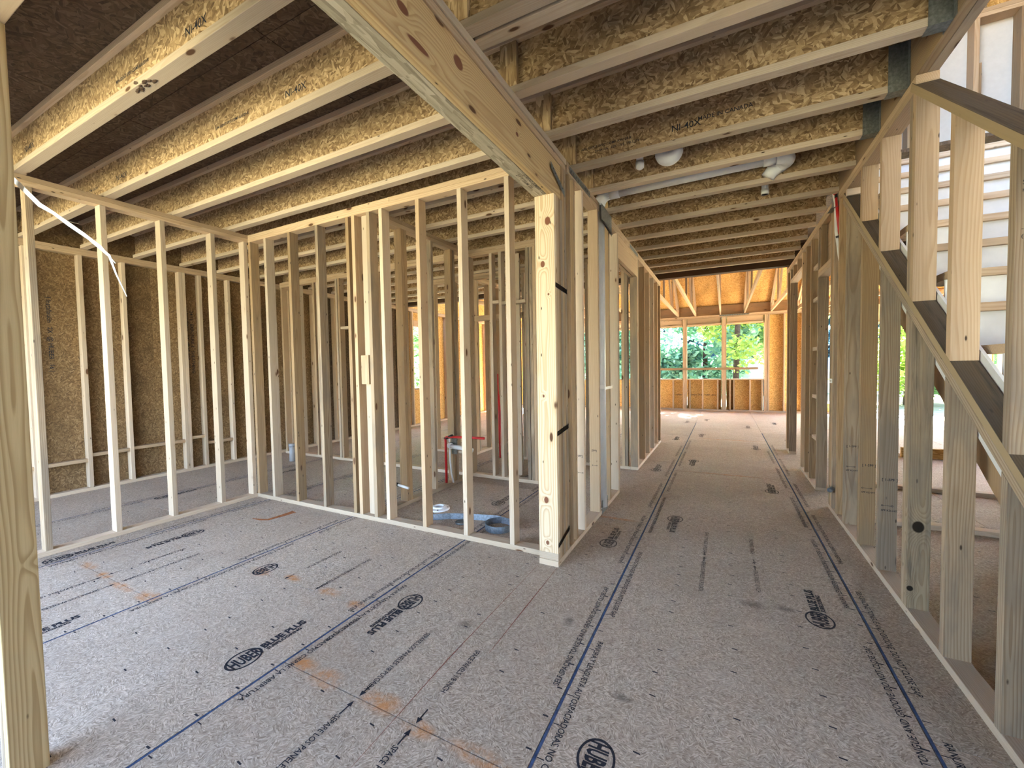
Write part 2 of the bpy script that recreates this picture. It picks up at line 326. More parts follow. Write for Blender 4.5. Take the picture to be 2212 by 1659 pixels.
def ribbon_bm(pts, nrm, w, th):
    """flat strip following pts, width w along nrm"""
    bm = bmesh.new(); pts = [Vector(p) for p in pts]; rings = []
    for i, p in enumerate(pts):
        t = (pts[min(i + 1, len(pts) - 1)] - pts[max(i - 1, 0)]).normalized(); nn = Vector(nrm[i] if isinstance(nrm, list) else nrm)
        nn = (nn - t * nn.dot(t)).normalized(); q = t.cross(nn)
        ww = w[i] if isinstance(w, list) else w
        rings.append([bm.verts.new(p + nn * a * ww / 2 + q * b * th / 2) for a, b in ((-1, -1), (1, -1), (1, 1), (-1, 1))])
    for a, b in zip(rings, rings[1:]):
        for k in range(4): bm.faces.new((a[k], a[(k + 1) % 4], b[(k + 1) % 4], b[k]))
    bm.faces.new(rings[0][::-1]); bm.faces.new(rings[-1]); bmesh.ops.recalc_face_normals(bm, faces=bm.faces[:]); return bm
def arc(c, u, v, r, a0, a1, n=10):
    c, u, v = Vector(c), Vector(u), Vector(v)
    return [c + (u * math.cos(a0 + (a1 - a0) * k / n) + v * math.sin(a0 + (a1 - a0) * k / n)) * r for k in range(n + 1)]
TXT = {}
def text(name, s, size, loc, rot, mat, parent, bold=0.0, sx=1.0, align='LEFT', label=None):
    k = (s, round(size, 4), bold, align, mat)
    if k not in TXT:
        cu = bpy.data.curves.new('lettering', 'FONT'); cu.body = s; cu.size = size; cu.offset = bold; cu.align_x = align; cu.resolution_u = 2; cu.fill_mode = 'FRONT'
        t = bpy.data.objects.new('t', cu); me = bpy.data.meshes.new_from_object(t); bpy.data.objects.remove(t); bpy.data.curves.remove(cu)
        me.materials.clear(); me.materials.append(M[mat]); TXT[k] = me
    o = bpy.data.objects.new(name, TXT[k]); o.rotation_euler = rot; o.scale = (sx, 1, 1)
    return attach(o, loc, parent)

FZ = 2.771      # underside of the joists / top of the wall plates
ST = 2.695      # underside of the double top plate
PL = 0.038
random_stud = lambda: random.choice(['pine', 'pine', 'spruce', 'spruce', 'weathered'])

# ---------------------------------------------------------------- floor
floor = root('floor', (0, 0, 0), 'brownish grey strand board subfloor with printed seams running through the whole house', 'floor', kind='structure')
SEAM = -0.580; PW = 1.2215; PLN = 2.438
ROWOFF = {0: 3.12, -1: 1.155, -2: 1.626, -3: 1.147, 1: 1.9, 2: 0.7, 3: 1.4, -4: 2.0, -5: 0.4}
panels = {}
for row in range(-5, 5):
    x0 = SEAM + row * PW; y = ROWOFF.get(row, 1.0) - 2 * PLN
    while y < 13.4:
        ya, yb = max(y, -2.2), min(y + PLN, 13.46)
        if yb - ya > 0.05:
            p = board('panel', x0 + PW / 2, (ya + yb) / 2, -0.0095, PW - 0.004, yb - ya - 0.005, 0.019, 'floor', floor)
            panels.setdefault(row, []).append((ya, yb, p))
        y += PLN
bm = bmesh.new(); bmesh.ops.create_cube(bm, size=1.0)
for v in bm.verts: v.co = Vector((v.co.x * 12.6 - 0.6, v.co.y * 15.7 + 5.65, v.co.z * 0.02 - 0.031))
meshobj('joint_backing', bm, 'underlay', floor)
def panel_at(x, y):
    row = math.floor((x - SEAM) / PW)
    for ya, yb, p in panels.get(row, []):
        if ya <= y <= yb: return p
    return floor
UP, DN = PI / 2, -PI / 2
def ftext(s, x, y, size, rz, mat='ink', bold=0.0, sx=1.0, name='lettering'):
    return text(name, s, size, (x, y, 0.0008), (0, 0, rz), mat, panel_at(x, y), bold, sx)
def logo(x, y, rz, mat='ink', words=True):
    """oval stamp with the maker's word, then two words and a small line"""
    d = Vector((0, 1, 0)) if rz > 0 else Vector((0, -1, 0)); u = Vector((-1, 0, 0)) if rz > 0 else Vector((1, 0, 0))
    par = panel_at(x, y); c = Vector((x, y, 0.0008)); bm = bmesh.new()
    rings = []
    for k in range(36):
        a = 2 * PI * k / 36; dirn = d * math.cos(a) * 0.080 + u * math.sin(a) * 0.064
        rings.append((bm.verts.new(dirn), bm.verts.new(dirn * 0.87)))
    for k in range(36):
        a, b = rings[k], rings[(k + 1) % 36]; bm.faces.new((a[0], b[0], b[1], a[1]))
    bmesh.ops.recalc_face_normals(bm, faces=bm.faces[:]); meshobj('oval_stamp', bm, mat, par, c)
    q = c - d * 0.064 - u * 0.034
    text('lettering', 'HUBER', 0.098, q, (0, 0, rz), mat, par, 0.0034, 0.44)
    if words:
        q = c + d * 0.088 - u * 0.012; text('lettering', 'BLUE PLUS', 0.054, q, (0, 0, rz), mat, par, 0.0030, 0.90)
        q = c + d * 0.090 - u * 0.040; text('lettering', 'SUBFLOORING', 0.027, q, (0, 0, rz), mat, par, 0.0014, 1.0)
LOGOS = [(-1.985, 1.085, UP), (-1.60, 1.79, DN), (-.385, 1.325, DN), (.445, 2.58, UP), (-.775, 3.05, UP), (-.375, 3.785, DN), (-4.315, 1.11, UP), (-3.94, 1.795, DN), (-2.76, 1.67, DN), (-3.17, .57, UP),
         (-1.60, 4.23, DN), (.445, 5.02, UP), (-.775, 5.49, UP), (-.375, 6.22, DN), (.445, 7.46, UP), (-.375, 8.66, DN), (-.775, 7.93, UP), (.445, 9.9, UP), (-.375, 11.1, DN), (-.775, 10.4, UP), (1.0, 10.9, DN), (1.0, 8.5, DN), (-1.985, 3.52, UP), (-5.4, 2.2, UP), (-5.2, 3.6, DN)]
for x, y, r in LOGOS: logo(x, y, r, 'ink' if y < 3 else 'ink_faint', words=not (x == -2.76))
T1 = 'SELF-SPACING TONGUE AND GROOVE. DO NOT CLOSE GAP'; T2 = 'RANURA Y LENGUETA AUTOSPACIADORAS. NO CIERRE LA ABERTURA'
for row in range(-4, 2):
    xs = SEAM + row * PW
    near = row in (-1, 0, 1)
    for k, y in enumerate([0.3, 2.75, 5.2] if near else [0.4, 2.9]):
        m = 'ink' if y < 3 else 'ink_faint'
        ftext(T1, xs - 0.034, y + 1.27, 0.036, UP, m, 0.0004, 0.86)
        ftext(T2, xs - 0.034, y + 0.02, 0.036, UP, m, 0.0004, 0.86) if k else None
        ftext(T2, xs + 0.040, y + 1.62, 0.036, DN, m, 0.0004, 0.86)
        ftext(T1, xs + 0.040, y + 2.70, 0.036, DN, m, 0.0004, 0.86)
    # blue sealed edges either side of the joint, tick marks beside it: flat print on the panels
    for ya, yb, p in panels.get(row, []):
        if ya > 8: continue
        bm = bmesh.new()
        for xa, xb in ((xs + 0.001, xs + 0.012),):
            bm.faces.new([bm.verts.new(q) for q in ((xa, ya, 0), (xb, ya, 0), (xb, yb, 0), (xa, yb, 0))])
        meshobj('blue_edge', bm, 'ink_blue', p, (0, 0, 0.0006))
        bm = bmesh.new(); yy = ya + 0.1
        while yy < yb - 0.05:
            for xa, xb, th in ((xs + 0.014, xs + 0.040, 0.004), (xs + PW - 0.036, xs + PW - 0.014, 0.007)):
                bm.faces.new([bm.verts.new(q) for q in ((xa, yy, 0), (xb, yy, 0), (xb, yy + th, 0), (xa, yy + th, 0))])
            for cx in (0.31, 0.61, 0.92):
                if random.random() < 0.75:
                    xa = xs + cx + random.uniform(-.01, .01); y2 = yy + random.uniform(-.03, .03)
                    bm.faces.new([bm.verts.new(q) for q in ((xa, y2, 0), (xa + 0.024, y2 - 0.002, 0), (xa + 0.024, y2 + 0.004, 0), (xa, y2 + 0.006, 0))])
            yy += 0.1524
        tag(meshobj('fastener_marks', bm, 'ink', p, (0, 0, 0.0007)), kind='stuff')
ARW = '\u2190'
def arrow(x, y, dy, mat='ink'):
    bm = bmesh.new(); s = 1 if dy > 0 else -1
    for q in (((-.003, 0), (.003, 0), (.003, s * .05), (-.003, s * .05)), ((-.012, s * .045), (.012, s * .045), (0, s * .072))):
        bm.faces.new([bm.verts.new((x + a, y + b, 0)) for a, b in q])
    bmesh.ops.recalc_face_normals(bm, faces=bm.faces[:]); meshobj('printed_arrow', bm, mat, panel_at(x, y), (0, 0, 0.0008))
def gaptext(x, yj, mat='ink', both=True, s='SPACE PANELS 1/8 INCH'):
    ftext(s, x - 0.012, yj + 0.46, 0.036, DN, mat, 0.0004, 0.72); arrow(x, yj + 0.085, -1, mat)
    if both: ftext(s, x - 0.012, yj - 0.09, 0.036, DN, mat, 0.0004, 0.72); arrow(x, yj - 0.085, 1, mat)
gaptext(-1.03, 1.150); gaptext(-1.326, 1.150, s='SEPARE LOS PANELES 1/8 PULGADA')
gaptext(-2.515, 1.626, both=False); gaptext(-2.22, 1.626, both=False, s='SEPARE LOS PANELES 1/8 PULGADA')
gaptext(-0.12, 3.12, 'ink_faint', s='SEPARE LOS PANELES 1/8 PULGADA'); gaptext(0.182, 3.12, 'ink_faint')
gaptext(-3.65, 1.147); gaptext(-3.45, 1.147, s='SEPARE LOS PANELES 1/8 PULGADA')
ftext('08-29-25   01120   CV', -1.757, 1.55, 0.03, DN, 'ink', 0.0003)
def streak(name, pts, w, mat):
    loc = Vector((*pts[0], 0.0009)); P = [Vector((*q, 0.0009)) - loc for q in pts]; bm = bmesh.new(); prev = None
    for i, q in enumerate(P):
        t = (P[min(i + 1, len(P) - 1)] - P[max(i - 1, 0)]).normalized(); nn = Vector((-t.y, t.x, 0)) * w / 2 * (0.35 if i in (0, len(P) - 1) else 1)
        a, b = bm.verts.new(q + nn), bm.verts.new(q - nn)
        if prev: bm.faces.new((prev[0], prev[1], b, a))
        prev = (a, b)
    bmesh.ops.recalc_face_normals(bm, faces=bm.faces[:]); meshobj(name, bm, mat, panel_at(*pts[0]), loc)
streak('chalk_line', [(-.985, 2.53), (-.98, 2.0), (-.976, 1.62)], 0.005, 'chalk'); streak('chalk_line', [(-1.116, 2.50), (-1.126, 1.5), (-1.111, 0.93)], 0.004, 'chalk')
streak('chalk_line', [(-1.05, 4.32), (-1.0, 3.9), (-.975, 3.6)], 0.005, 'chalk')
streak('orange_spray_line', [(-3.83, 2.216), (-3.72, 2.235), (-3.66, 2.26), (-3.63, 2.4), (-3.625, 2.49), (-3.66, 2.5), (-3.66, 2.36), (-3.68, 2.27)], 0.035, 'orange_spray')

# ---------------------------------------------------------------- walls of open studs
def wall(name, loc, label): return root(name, loc, label, 'stud wall', kind='structure')
def plates_x(w, x0, x1, y0, y1, gaps=(), top=True, m='pine', top2=True, sole=True):
    if sole:
        xs = [x0]
        for a, b in gaps: xs += [a, b]
        xs.append(x1)
        for a, b in zip(xs[::2], xs[1::2]): lum('bottom_plate', a, b, y0, y1, 0.0, PL, 'spruce', w)
    if top:
        lum('top_plate', x0, x1, y0, y1, ST, ST + PL, m, w)
        if top2: lum('top_plate', x0, (x0 + x1) / 2 + .3, y0, y1, ST + PL, FZ - .001, m, w); lum('top_plate', (x0 + x1) / 2 + .303, x1, y0, y1, ST + PL, FZ - .001, m, w)
def plates_y(w, x0, x1, y0, y1, gaps=(), top=True, m='pine', ytop=None, top2=True):
    ys = [y0]
    for a, b in gaps: ys += [a, b]
    ys.append(y1)
    for a, b in zip(ys[::2], ys[1::2]): lum('bottom_plate', x0, x1, a, b, 0.0, PL, 'spruce', w)
    t0, t1 = ytop or (y0, y1)
    if top:
        lum('top_plate', x0, x1, t0, t1, ST, ST + PL, m, w)
        if top2: lum('top_plate', x0, x1, t0, (t0 + t1) / 2 - .4, ST + PL, FZ - .001, m, w); lum('top_plate', x0, x1, (t0 + t1) / 2 - .397, t1, ST + PL, FZ - .001, m, w)

# wall A: partition facing the camera
wa = wall('wall_partition', (-2.8, 2.69, 0), 'open stud partition facing us across the middle, from the corner post to the far left corner')
plates_x(wa, -4.45, -1.118, 2.645, 2.734)
AST = [(-4.45, 'brown'), (-4.19, 'spruce'), (-3.81, 'brown'), (-3.41, 'weathered'), (-3.005, 'brown'), (-2.93, 'pine'), (-2.75, 'weathered'), (-2.605, 'spruce'), (-2.21, 'pine'), (-1.806, 'spruce'), (-1.40, 'spruce')]
for x, m in AST: lum('stud', x, x + .038, 2.645, 2.734, PL, ST, m, wa)
lum('stud', -2.86, -2.771, 2.697, 2.7345, PL, ST, 'spruce', wa)
lum('scab_block', -2.862, -2.772, 2.648, 2.686, 1.213, 1.467, 'pine', wa)
# wall B: runs from the corner toward the camera on the left
wb = wall('wall_side', (-4.49, 1.4, 0), 'row of narrow bluish studs on the left running toward the camera')
plates_y(wb, -4.539, -4.452, -0.6, 2.735)
for y in (-.1, .29, .69, 1.087, 1.487, 1.883, 2.29, 2.60): lum('stud', -4.539, -4.452, y, y + .038, PL, ST, 'spruce' if y != 1.087 else 'weathered', wb)
# wall E: plumbing wall behind the partition
we = wall('wall_plumbing', (-2.815, 3.5, 0), 'short stud wall holding the red water pipes behind the partition')
plates_y(we, -2.86, -2.771, 2.737, 4.288)
for y, m in ((3.10, 'brown'), (3.14, 'brown'), (3.55, 'weathered'), (3.905, 'brown'), (3.95, 'weathered'), (4.25, 'pine')): lum('stud', -2.86, -2.771, y, y + .038, PL, ST, m, we)
# wall D: the next wall back
wd = wall('wall_back', (-4.2, 4.33, 0), 'stud wall seen through the partition, next one behind it')
plates_x(wd, -6.41, -1.89, 4.29, 4.379)
for x in (-6.40, -6.0, -5.63, -5.55, -5.13, -5.08, -4.72, -4.31, -3.9, -3.50, -3.12, -2.80, -2.49, -2.365, -2.014, -1.97, -1.93): lum('stud', x, x + .038, 4.29, 4.379, PL, ST, random_stud(), wd)
for x0, x1, z in ((-2.45, -2.37, 2.1), (-5.04, -4.73, 1.95), (-2.325, -2.02, 2.08)): lum('blocking', x0, x1, 4.295, 4.375, z, z + .038, 'spruce', wd, 'X')
# closet wall beyond D, walls G and H deeper in
wf = wall('wall_closet', (-2.2, 4.9, 0), 'short stud wall deep in the house between two back walls')
plates_y(wf, -2.26, -2.171, 4.382, 5.39); [lum('stud', -2.26, -2.171, y, y + .038, PL, ST, random_stud(), wf) for y in (4.45, 4.8, 5.2)]
wg = wall('wall_hall', (-2.4, 5.44, 0), 'stud wall deep in the house beyond the second back wall')
plates_x(wg, -4.2, -1.072, 5.392, 5.481, gaps=((-3.4, -2.6),))
for x in (-4.19, -3.8, -3.48, -3.44, -2.6, -2.56, -2.44, -2.2, -2.03, -1.8, -1.66, -1.42, -1.30, -1.18, -1.14): lum('stud', x, x + .038, 5.392, 5.481, PL, ST, random_stud(), wg)
lum('header', -3.44, -2.56, 5.392, 5.481, 2.06, 2.14, 'pine', wg)
wb2 = wall('wall_bath', (-1.93, 4.9, 0), 'short stud wall deep in the house ending the second back wall')
plates_y(wb2, -1.979, -1.890, 4.382, 5.388); [lum('stud', -1.979, -1.890, y, y + .038, PL, ST, m, wb2) for y, m in ((4.42, 'brown'), (4.62, 'pine'), (4.86, 'brown'), (5.1, 'weathered'), (5.33, 'pine'))]
wb3 = wall('wall_bedroom', (-3.45, 6.4, 0), 'long stud wall deep in the house running toward the sunny room')
plates_y(wb3, -3.50, -3.411, 5.485, 7.33); [lum('stud', -3.50, -3.411, y, y + .038, PL, ST, random_stud(), wb3) for y in (5.5, 5.85, 6.2, 6.55, 6.9, 7.28)]
rt = root('water_tube', (-2.97, 5.36, 0), 'pair of red water tubes far behind the partition in a deep wall', 'tube')
tube('tube', [(-2.98, 5.365, .0), (-2.985, 5.365, .5), (-3.0, 5.37, 1.25)], .013, 'red_pex', rt, 8); tube('tube', [(-2.94, 5.365, .0), (-2.955, 5.365, .5), (-2.99, 5.37, .95)], .013, 'red_pex', rt, 8)
wh = wall('wall_beam_line', (-3, 7.45, 0), 'short stud wall under the dark beam at the edge of the sunny room')
plates_x(wh, -3.9, -2.3, 7.34, 7.43)
for x in (-3.9, -3.5, -3.1, -2.7, -2.34): lum('stud', x, x + .038, 7.34, 7.43, PL, ST, random_stud(), wh)

# corridor wall on the left
wc = wall('wall_corridor', (-1.025, 5, 0), 'left stud wall of the corridor, with a doorway and a white pipe in it')
plates_y(wc, -1.069, -.980, 2.80, 7.56, gaps=((3.65, 3.775), (4.35, 5.388)), top=False)
for z0, cuts in ((ST, (2.80, 3.645, 3.78, 6.2, 6.203, 7.56)), (ST + PL, (2.80, 3.645, 3.78, 5.0, 5.003, 7.56))):
    for a, b in zip(cuts[::2], cuts[1::2]): lum('top_plate', -1.069, -.980, a, b, z0, z0 + PL - .0005, 'pine', wc)
for y, m in ((2.925, 'brown'), (3.13, 'spruce'), (3.575, 'pine'), (3.955, 'brown'), (4.31, 'spruce'), (5.426, 'pine'), (5.464, 'weathered'), (5.93, 'brown'), (6.33, 'pine'), (6.76, 'spruce'), (7.17, 'pine'), (7.50, 'brown')):
    lum('stud', -1.069, -.980, y, y + .038, PL, ST, m, wc)
for y in (4.349, 5.388): lum('trimmer_stud', -1.069, -.980, y, y + .038, PL, 2.456, 'weathered', wc)
for xa, xb in ((-1.069, -1.031), (-1.018, -.980)): lum('header_ply', xa, xb, 4.350, 5.425, 2.457, ST - .001, 'pine', wc)
# wane stud, rounded face
bm = tube_bm([(0, 0, PL), (0, 0, ST)], 0.024, 14); o = meshobj('wane_stud', bm, 'brown', wc, (-1.004, 2.85, 0), smooth=True)

# corner post of several plies with its metal straps
cp = root('corner_post', (-1.048, 2.65, 0), 'thick built-up corner post with bright knotty front face under the beam end', 'post')
lum('front_ply', -1.117, -.980, 2.540, 2.578, 0.088, 2.457, 'post', cp)
for k, (y0, y1, m) in enumerate(((2.579, 2.616, 'pine'), (2.617, 2.654, 'brown'), (2.655, 2.692, 'weathered'), (2.693, 2.730, 'brown'), (2.731, 2.768, 'weathered'))):
    lum('ply', -1.1165, -.980 - (0.002 if k % 2 else 0.0), y0, y1, PL, 2.457 if k < 3 else 2.69, m, cp)
lum('foot_plate', -1.117, -.979, 2.536, 2.79, 0.0, PL, 'spruce', cp); lum('foot_block', -1.117, -.980, 2.5405, 2.578, PL, 0.087, 'spruce', cp, 'X')
def strap(zc, tilt):
    bm = bmesh.new(); 
    for k in range(12):
        y0 = 2.548 + k * .0185; z0 = zc + tilt * (k / 12 - .5)
        zz = z0 + tilt / 12
        for q in (((y0, z0 - .016), (y0 + .0185, zz - .016), (y0 + .0185, zz - .005), (y0, z0 - .005)), ((y0, z0 + .005), (y0 + .0185, zz + .005), (y0 + .0185, zz + .016), (y0, z0 + .016)), ((y0, z0 - .005), (y0 + .012, z0 - .005), (y0 + .012, z0 + .005), (y0, z0 + .005))):
            bm.faces.new([bm.verts.new((0, a, b)) for a, b in q])
    bmesh.ops.solidify(bm, geom=bm.faces[:], thickness=.0016)
    return meshobj('metal_strap', bm, 'galv_dark', cp, (-.9785, 0, 0))
for zc, t in ((1.865, -.015), (0.905, .025), (0.165, .05)): strap(zc, t)

# beam from the post toward the camera, overhead
cb = root('ceiling_beam', (-1.05, 1.2, 2.458), 'heavy knotty beam crossing overhead from the corner post toward us', 'beam')
lum('strand_ply', -1.120, -1.032, -1.0, 2.536, 2.458, 2.694, 'lvl', cb); lum('lumber_ply', -1.030, -.992, -1.0, 2.760, 2.458, 2.694, 'beam', cb)
lum('top_plate', -1.118, -.986, -1.0, 2.78, 2.695, 2.732, 'pine', cb); lum('top_plate', -1.118, -.978, -1.0, 2.78, 2.733, FZ - .001, 'spruce', cb)
text('lettering', 'STRAND LUMBER 1.55E', .03, (-1.05, 2.22, 2.4574), (PI, 0, PI / 2), 'ink_faint', cb, .0003)
text('lettering', '2.1  1.75RIM-300', .03, (-1.085, 2.20, 2.4574), (PI, 0, PI / 2), 'ink_faint', cb, .0003)

# ---------------------------------------------------------------- right wall: stairs side
RX0, RX1 = .855, .944
wr = wall('wall_stair', (.9, 4, 0), 'right stud wall under and beside the stairs with sloping plates and a sloping rail cap')
DL = lambda y: 1.056 + .748 * (y - 2.052)      # top of the sloping plates
CL = lambda y: 2.020 + .765 * (y - 1.98)       # underside of the rail cap
plates_y(wr, RX0, RX1, .75, 7.60, gaps=((4.69, 5.27), (6.26, 7.24)), ytop=(2.84, 7.60))
def slope_piece(name, y0, y1, fn, th, x0, x1, mat):
    a, b = Vector((0, y0, fn(y0))), Vector((0, y1, fn(y1))); L = (b - a).length; ang = math.atan2(b.z - a.z, b.y - a.y)
    n = Vector((0, -math.sin(ang), math.cos(ang))); c = (a + b) / 2 + n * th / 2
    base = box_mesh(x1 - x0, th, L, .003).copy(); base.materials.clear(); base.materials.append(M[mat])
    o = bpy.data.objects.new(name, base); o.rotation_euler = (-(PI / 2 - ang), 0, 0)
    return attach(o, ((x0 + x1) / 2, c.y, c.z), wr)
slope_piece('sloping_plate', 1.1, 4.28, lambda y: DL(y) - .0955, .0375, RX0, RX1, 'weathered')
slope_piece('sloping_plate', 1.1, 4.28, lambda y: DL(y) - .0478, .0375, RX0, RX1, 'dirty')
slope_piece('rail_cap', 1.2, 2.90, CL, .038, RX0 - .004, RX1 + .004, 'dirty')
for sp in ('weathered',): pass
RST = [(1.58, 'weathered'), (1.995, 'weathered'), (2.42, 'weathered'), (2.83, 'mould'), (3.29, 'weathered'), (3.70, 'brown'), (4.12, 'weathered')]
for y, m in RST:
    zt0, zt1 = DL(y) - .096, DL(y + .038) - .096
    sloped('stud', RX0, RX1, y, y + .038, PL, PL, zt0, zt1, m, wr)
    if y == 2.83: sloped('stud', RX0, RX1, y + .039, y + .077, PL, PL, DL(y + .039) - .096, DL(y + .077) - .096, 'weathered', wr)
for y, m in ((1.58, 'pine'), (1.995, 'weathered'), (2.42, 'post2'), (3.33, 'pine'), (3.74, 'brown')):
    m = 'pine' if m == 'post2' else m
    if y < 2.8: sloped('stud', RX0, RX1, y, y + .038, DL(y), DL(y + .038), CL(y), CL(y + .038), m, wr)
    else: sloped('stud', RX0, RX1, y, y + .038, DL(y), DL(y + .038), ST, ST, m, wr)
sloped('post_stud', RX0, RX1, 2.83, 2.868, DL(2.83), DL(2.868), CL(2.83), CL(2.868), 'pine', wr)
sloped('post_stud', RX0, RX1, 2.869, 2.907, DL(2.869), DL(2.907), CL(2.869), CL(2.85), 'weathered', wr)
lum('stud_block', RX0, RX1, 4.15, 4.188, 2.645, ST, 'spruce', wr, 'X')
for y, m in ((4.36, 'brown'), (4.52, 'weathered'), (4.56, 'pine'), (4.60, 'brown'), (4.64, 'weathered'), (5.232, 'weathered'), (5.63, 'brown'), (5.93, 'brown'), (6.21, 'pine'), (7.25, 'weathered'), (7.50, 'brown'), (7.56, 'pine')):
    lum('stud', RX0, RX1, y, y + .038, PL, ST, m, wr)
for z in (.50, .95, 1.47, 2.0, 2.35): lum('ladder_block', RX0 + .02, RX1 - .02, 5.271, 5.628, z, z + .038, 'spruce', wr, 'Y')
lum('header', RX0, RX1, 4.679, 5.231, 2.205, 2.243, 'spruce', wr); lum('header', RX0, RX1, 4.679, 5.231, 2.244, 2.282, 'pine', wr)
lum('header_ply', RX1 - .039, RX1, 4.679, 5.231, 2.34, ST - .001, 'pine', wr)
lum('cripple_stud', RX0, RX1, 4.94, 4.978, 2.283, ST, 'brown', wr) if False else None
lum('cripple_stud', RX0, RX1 - .04, 5.10, 5.138, 2.283, ST, 'brown', wr, 'Z')
lum('header', RX0, RX1, 6.249, 7.249, 2.50, 2.538, 'spruce', wr); lum('cripple_stud', RX0, RX1, 6.6, 6.638, 2.539, ST, 'pine', wr); lum('cripple_stud', RX0, RX1, 6.95, 6.988, 2.539, ST, 'brown', wr)
for y, s, z in ((4.12, 'MILL  KD-HT', .62), (3.70, 'MILL  KD-HT', .58), (3.29, 'MILL  KD-HT', .58)): pass
# grade stamps on the lumber, inked
def stamp(s, x, y, z, size, par, m='ink_faint'): text('grade_stamp', s, size, (x, y - .0012, z), (PI / 2, 0, 0), m, par, .0003)
stamp('S. No. 2', .868, 1.995, 1.905, .022, wr); stamp('KD-HT (S-DRY)', .868, 1.995, 1.882, .014, wr)
stamp('-- ------ ------', .868, 1.995, 1.757, .018, wr); stamp('(=) ---------', .868, 1.995, 1.732, .018, wr)
for y, z in ((4.12, .66), (3.70, .60), (3.29, .60)):
    stamp('[ 1-SPF ]', .868, y, z, .022, wr, 'ink'); stamp('o-----o', .866, y, z - .16, .022, wr, 'ink'); stamp('SPF KD-HT', .866, y, z - .19, .016, wr, 'ink')
for x, y, z in ((-1.04, 3.13, .62), (-1.05, 3.575, .58)):
    stamp('[SPF]', x, y, z, .022, wc, 'ink'); stamp('o----o', x, y, z - .13, .022, wc, 'ink')

# stair-opening beam and joist hangers
sb = root('stair_beam', (.9, 1.8, FZ), 'brown beam along the edge of the stair opening, upper right', 'beam')
lum('ply', .857, .899, -1.0, 4.62, FZ + .001, 3.073, 'brown', sb); lum('ply', .9, .944, -1.0, 4.62, FZ + .001, 3.073, 'weathered', sb)

# stairs
stair = root('staircase', (1.45, .6, 0), 'rough wooden staircase with white risers climbing away behind the right wall', 'staircase')
SX0, SX1 = .985, 1.93
for k in range(-6, 9):
    yn, zn = 2.32 + .254 * k, 1.396 + .1905 * k
    lum('tread', SX0, SX1, yn, yn + .285, zn - .038, zn, 'pine', stair, 'X')
    lum('riser', SX0, SX1, yn + .025, yn + .037, zn - .1905 + .0005, zn - .0385, 'white_board', stair, 'X', 0)
for x0, x1 in ((1.0, 1.038), (1.88, 1.918)):
    y0, y1 = 1.392, 4.55
    zl = lambda y: .749 + .748 * (y - 2.39)
    sloped('stringer', x0, x1, y0, y1, zl(y0), zl(y1), zl(y0) + .30, zl(y1) + .30, 'brown', stair)
y0, y1 = .9, 4.7; zs = lambda y: .978 + .748 * (y - 2.39)
sloped('skirt_board', .950, .962, y0, y1, zs(y0), zs(y1), DL(y0) + .035, DL(y1) + .035, 'white_board', stair)

# ---------------------------------------------------------------- ceiling: deck and joists
ceil = root('ceiling', (0, 0, 3.073), 'dark underside of the upper floor deck above the joists', 'ceiling', kind='structure')
for i in range(5):
    for j in range(8):
        x0 = -6.62 + 1.5 * i; x1 = x0 + 1.495; y0 = -1.05 + 1.2215 * j - (0.0); y1 = min(y0 + 1.2185, 7.43)
        if i == 4: x1 = .945
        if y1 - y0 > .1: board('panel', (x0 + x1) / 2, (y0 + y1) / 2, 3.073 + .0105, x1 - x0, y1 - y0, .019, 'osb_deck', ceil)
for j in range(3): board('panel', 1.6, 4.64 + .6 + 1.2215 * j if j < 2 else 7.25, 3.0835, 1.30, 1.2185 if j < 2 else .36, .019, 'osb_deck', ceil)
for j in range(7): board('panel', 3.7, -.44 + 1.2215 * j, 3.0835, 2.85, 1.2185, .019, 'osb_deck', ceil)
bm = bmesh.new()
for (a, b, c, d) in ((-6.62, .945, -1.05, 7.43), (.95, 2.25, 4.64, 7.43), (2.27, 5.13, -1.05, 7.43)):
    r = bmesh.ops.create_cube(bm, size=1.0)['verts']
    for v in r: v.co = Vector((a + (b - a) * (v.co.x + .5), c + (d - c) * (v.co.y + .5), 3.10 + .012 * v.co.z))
meshobj('deck_light_block', bm, 'osb_deck', ceil)  # cover added above the panels to stop daylight at their joints
YF = [-.37, .12, .61, 1.10, 1.585, 2.05, 2.52, 3.01, 3.466, 3.955, 4.455, 4.935, 5.412, 5.905, 6.40, 6.88]
LB = ['over the front opening behind us', 'second over the front room behind us', 'just above the top of the frame', 'frontmost one seen, at upper left', 'doubled by a short joist right of the knotty beam', 'third one from the front at upper left',
      'nearest the partition on its near side, on the top right steel hanger', 'printed NI-40X and MADE IN CANADA', 'in front of the long white branch pipe', 'right behind the long white branch pipe', 'second one behind the white branch pipe', 'third one behind the white branch pipe',
      'fourth one behind the white branch pipe', 'third one before the dark beam', 'second one before the dark beam', 'last one before the dark beam']
def ijoist(x0, x1, yf, label, name='floor_joist'):
    j = root(name, ((x0 + x1) / 2, yf - .032, FZ), label, 'joist', 'strand board floor joists')
    lum('bottom_flange', x0, x1, yf - .0635, yf, FZ, FZ + .038, 'spruce', j); lum('top_flange', x0, x1, yf - .0635, yf, 3.035, 3.073, 'pine', j)
    board('web', (x0 + x1) / 2, yf - .03175, FZ + .151, x1 - x0, .226, .0095, 'osb_web', j, XZ); return j
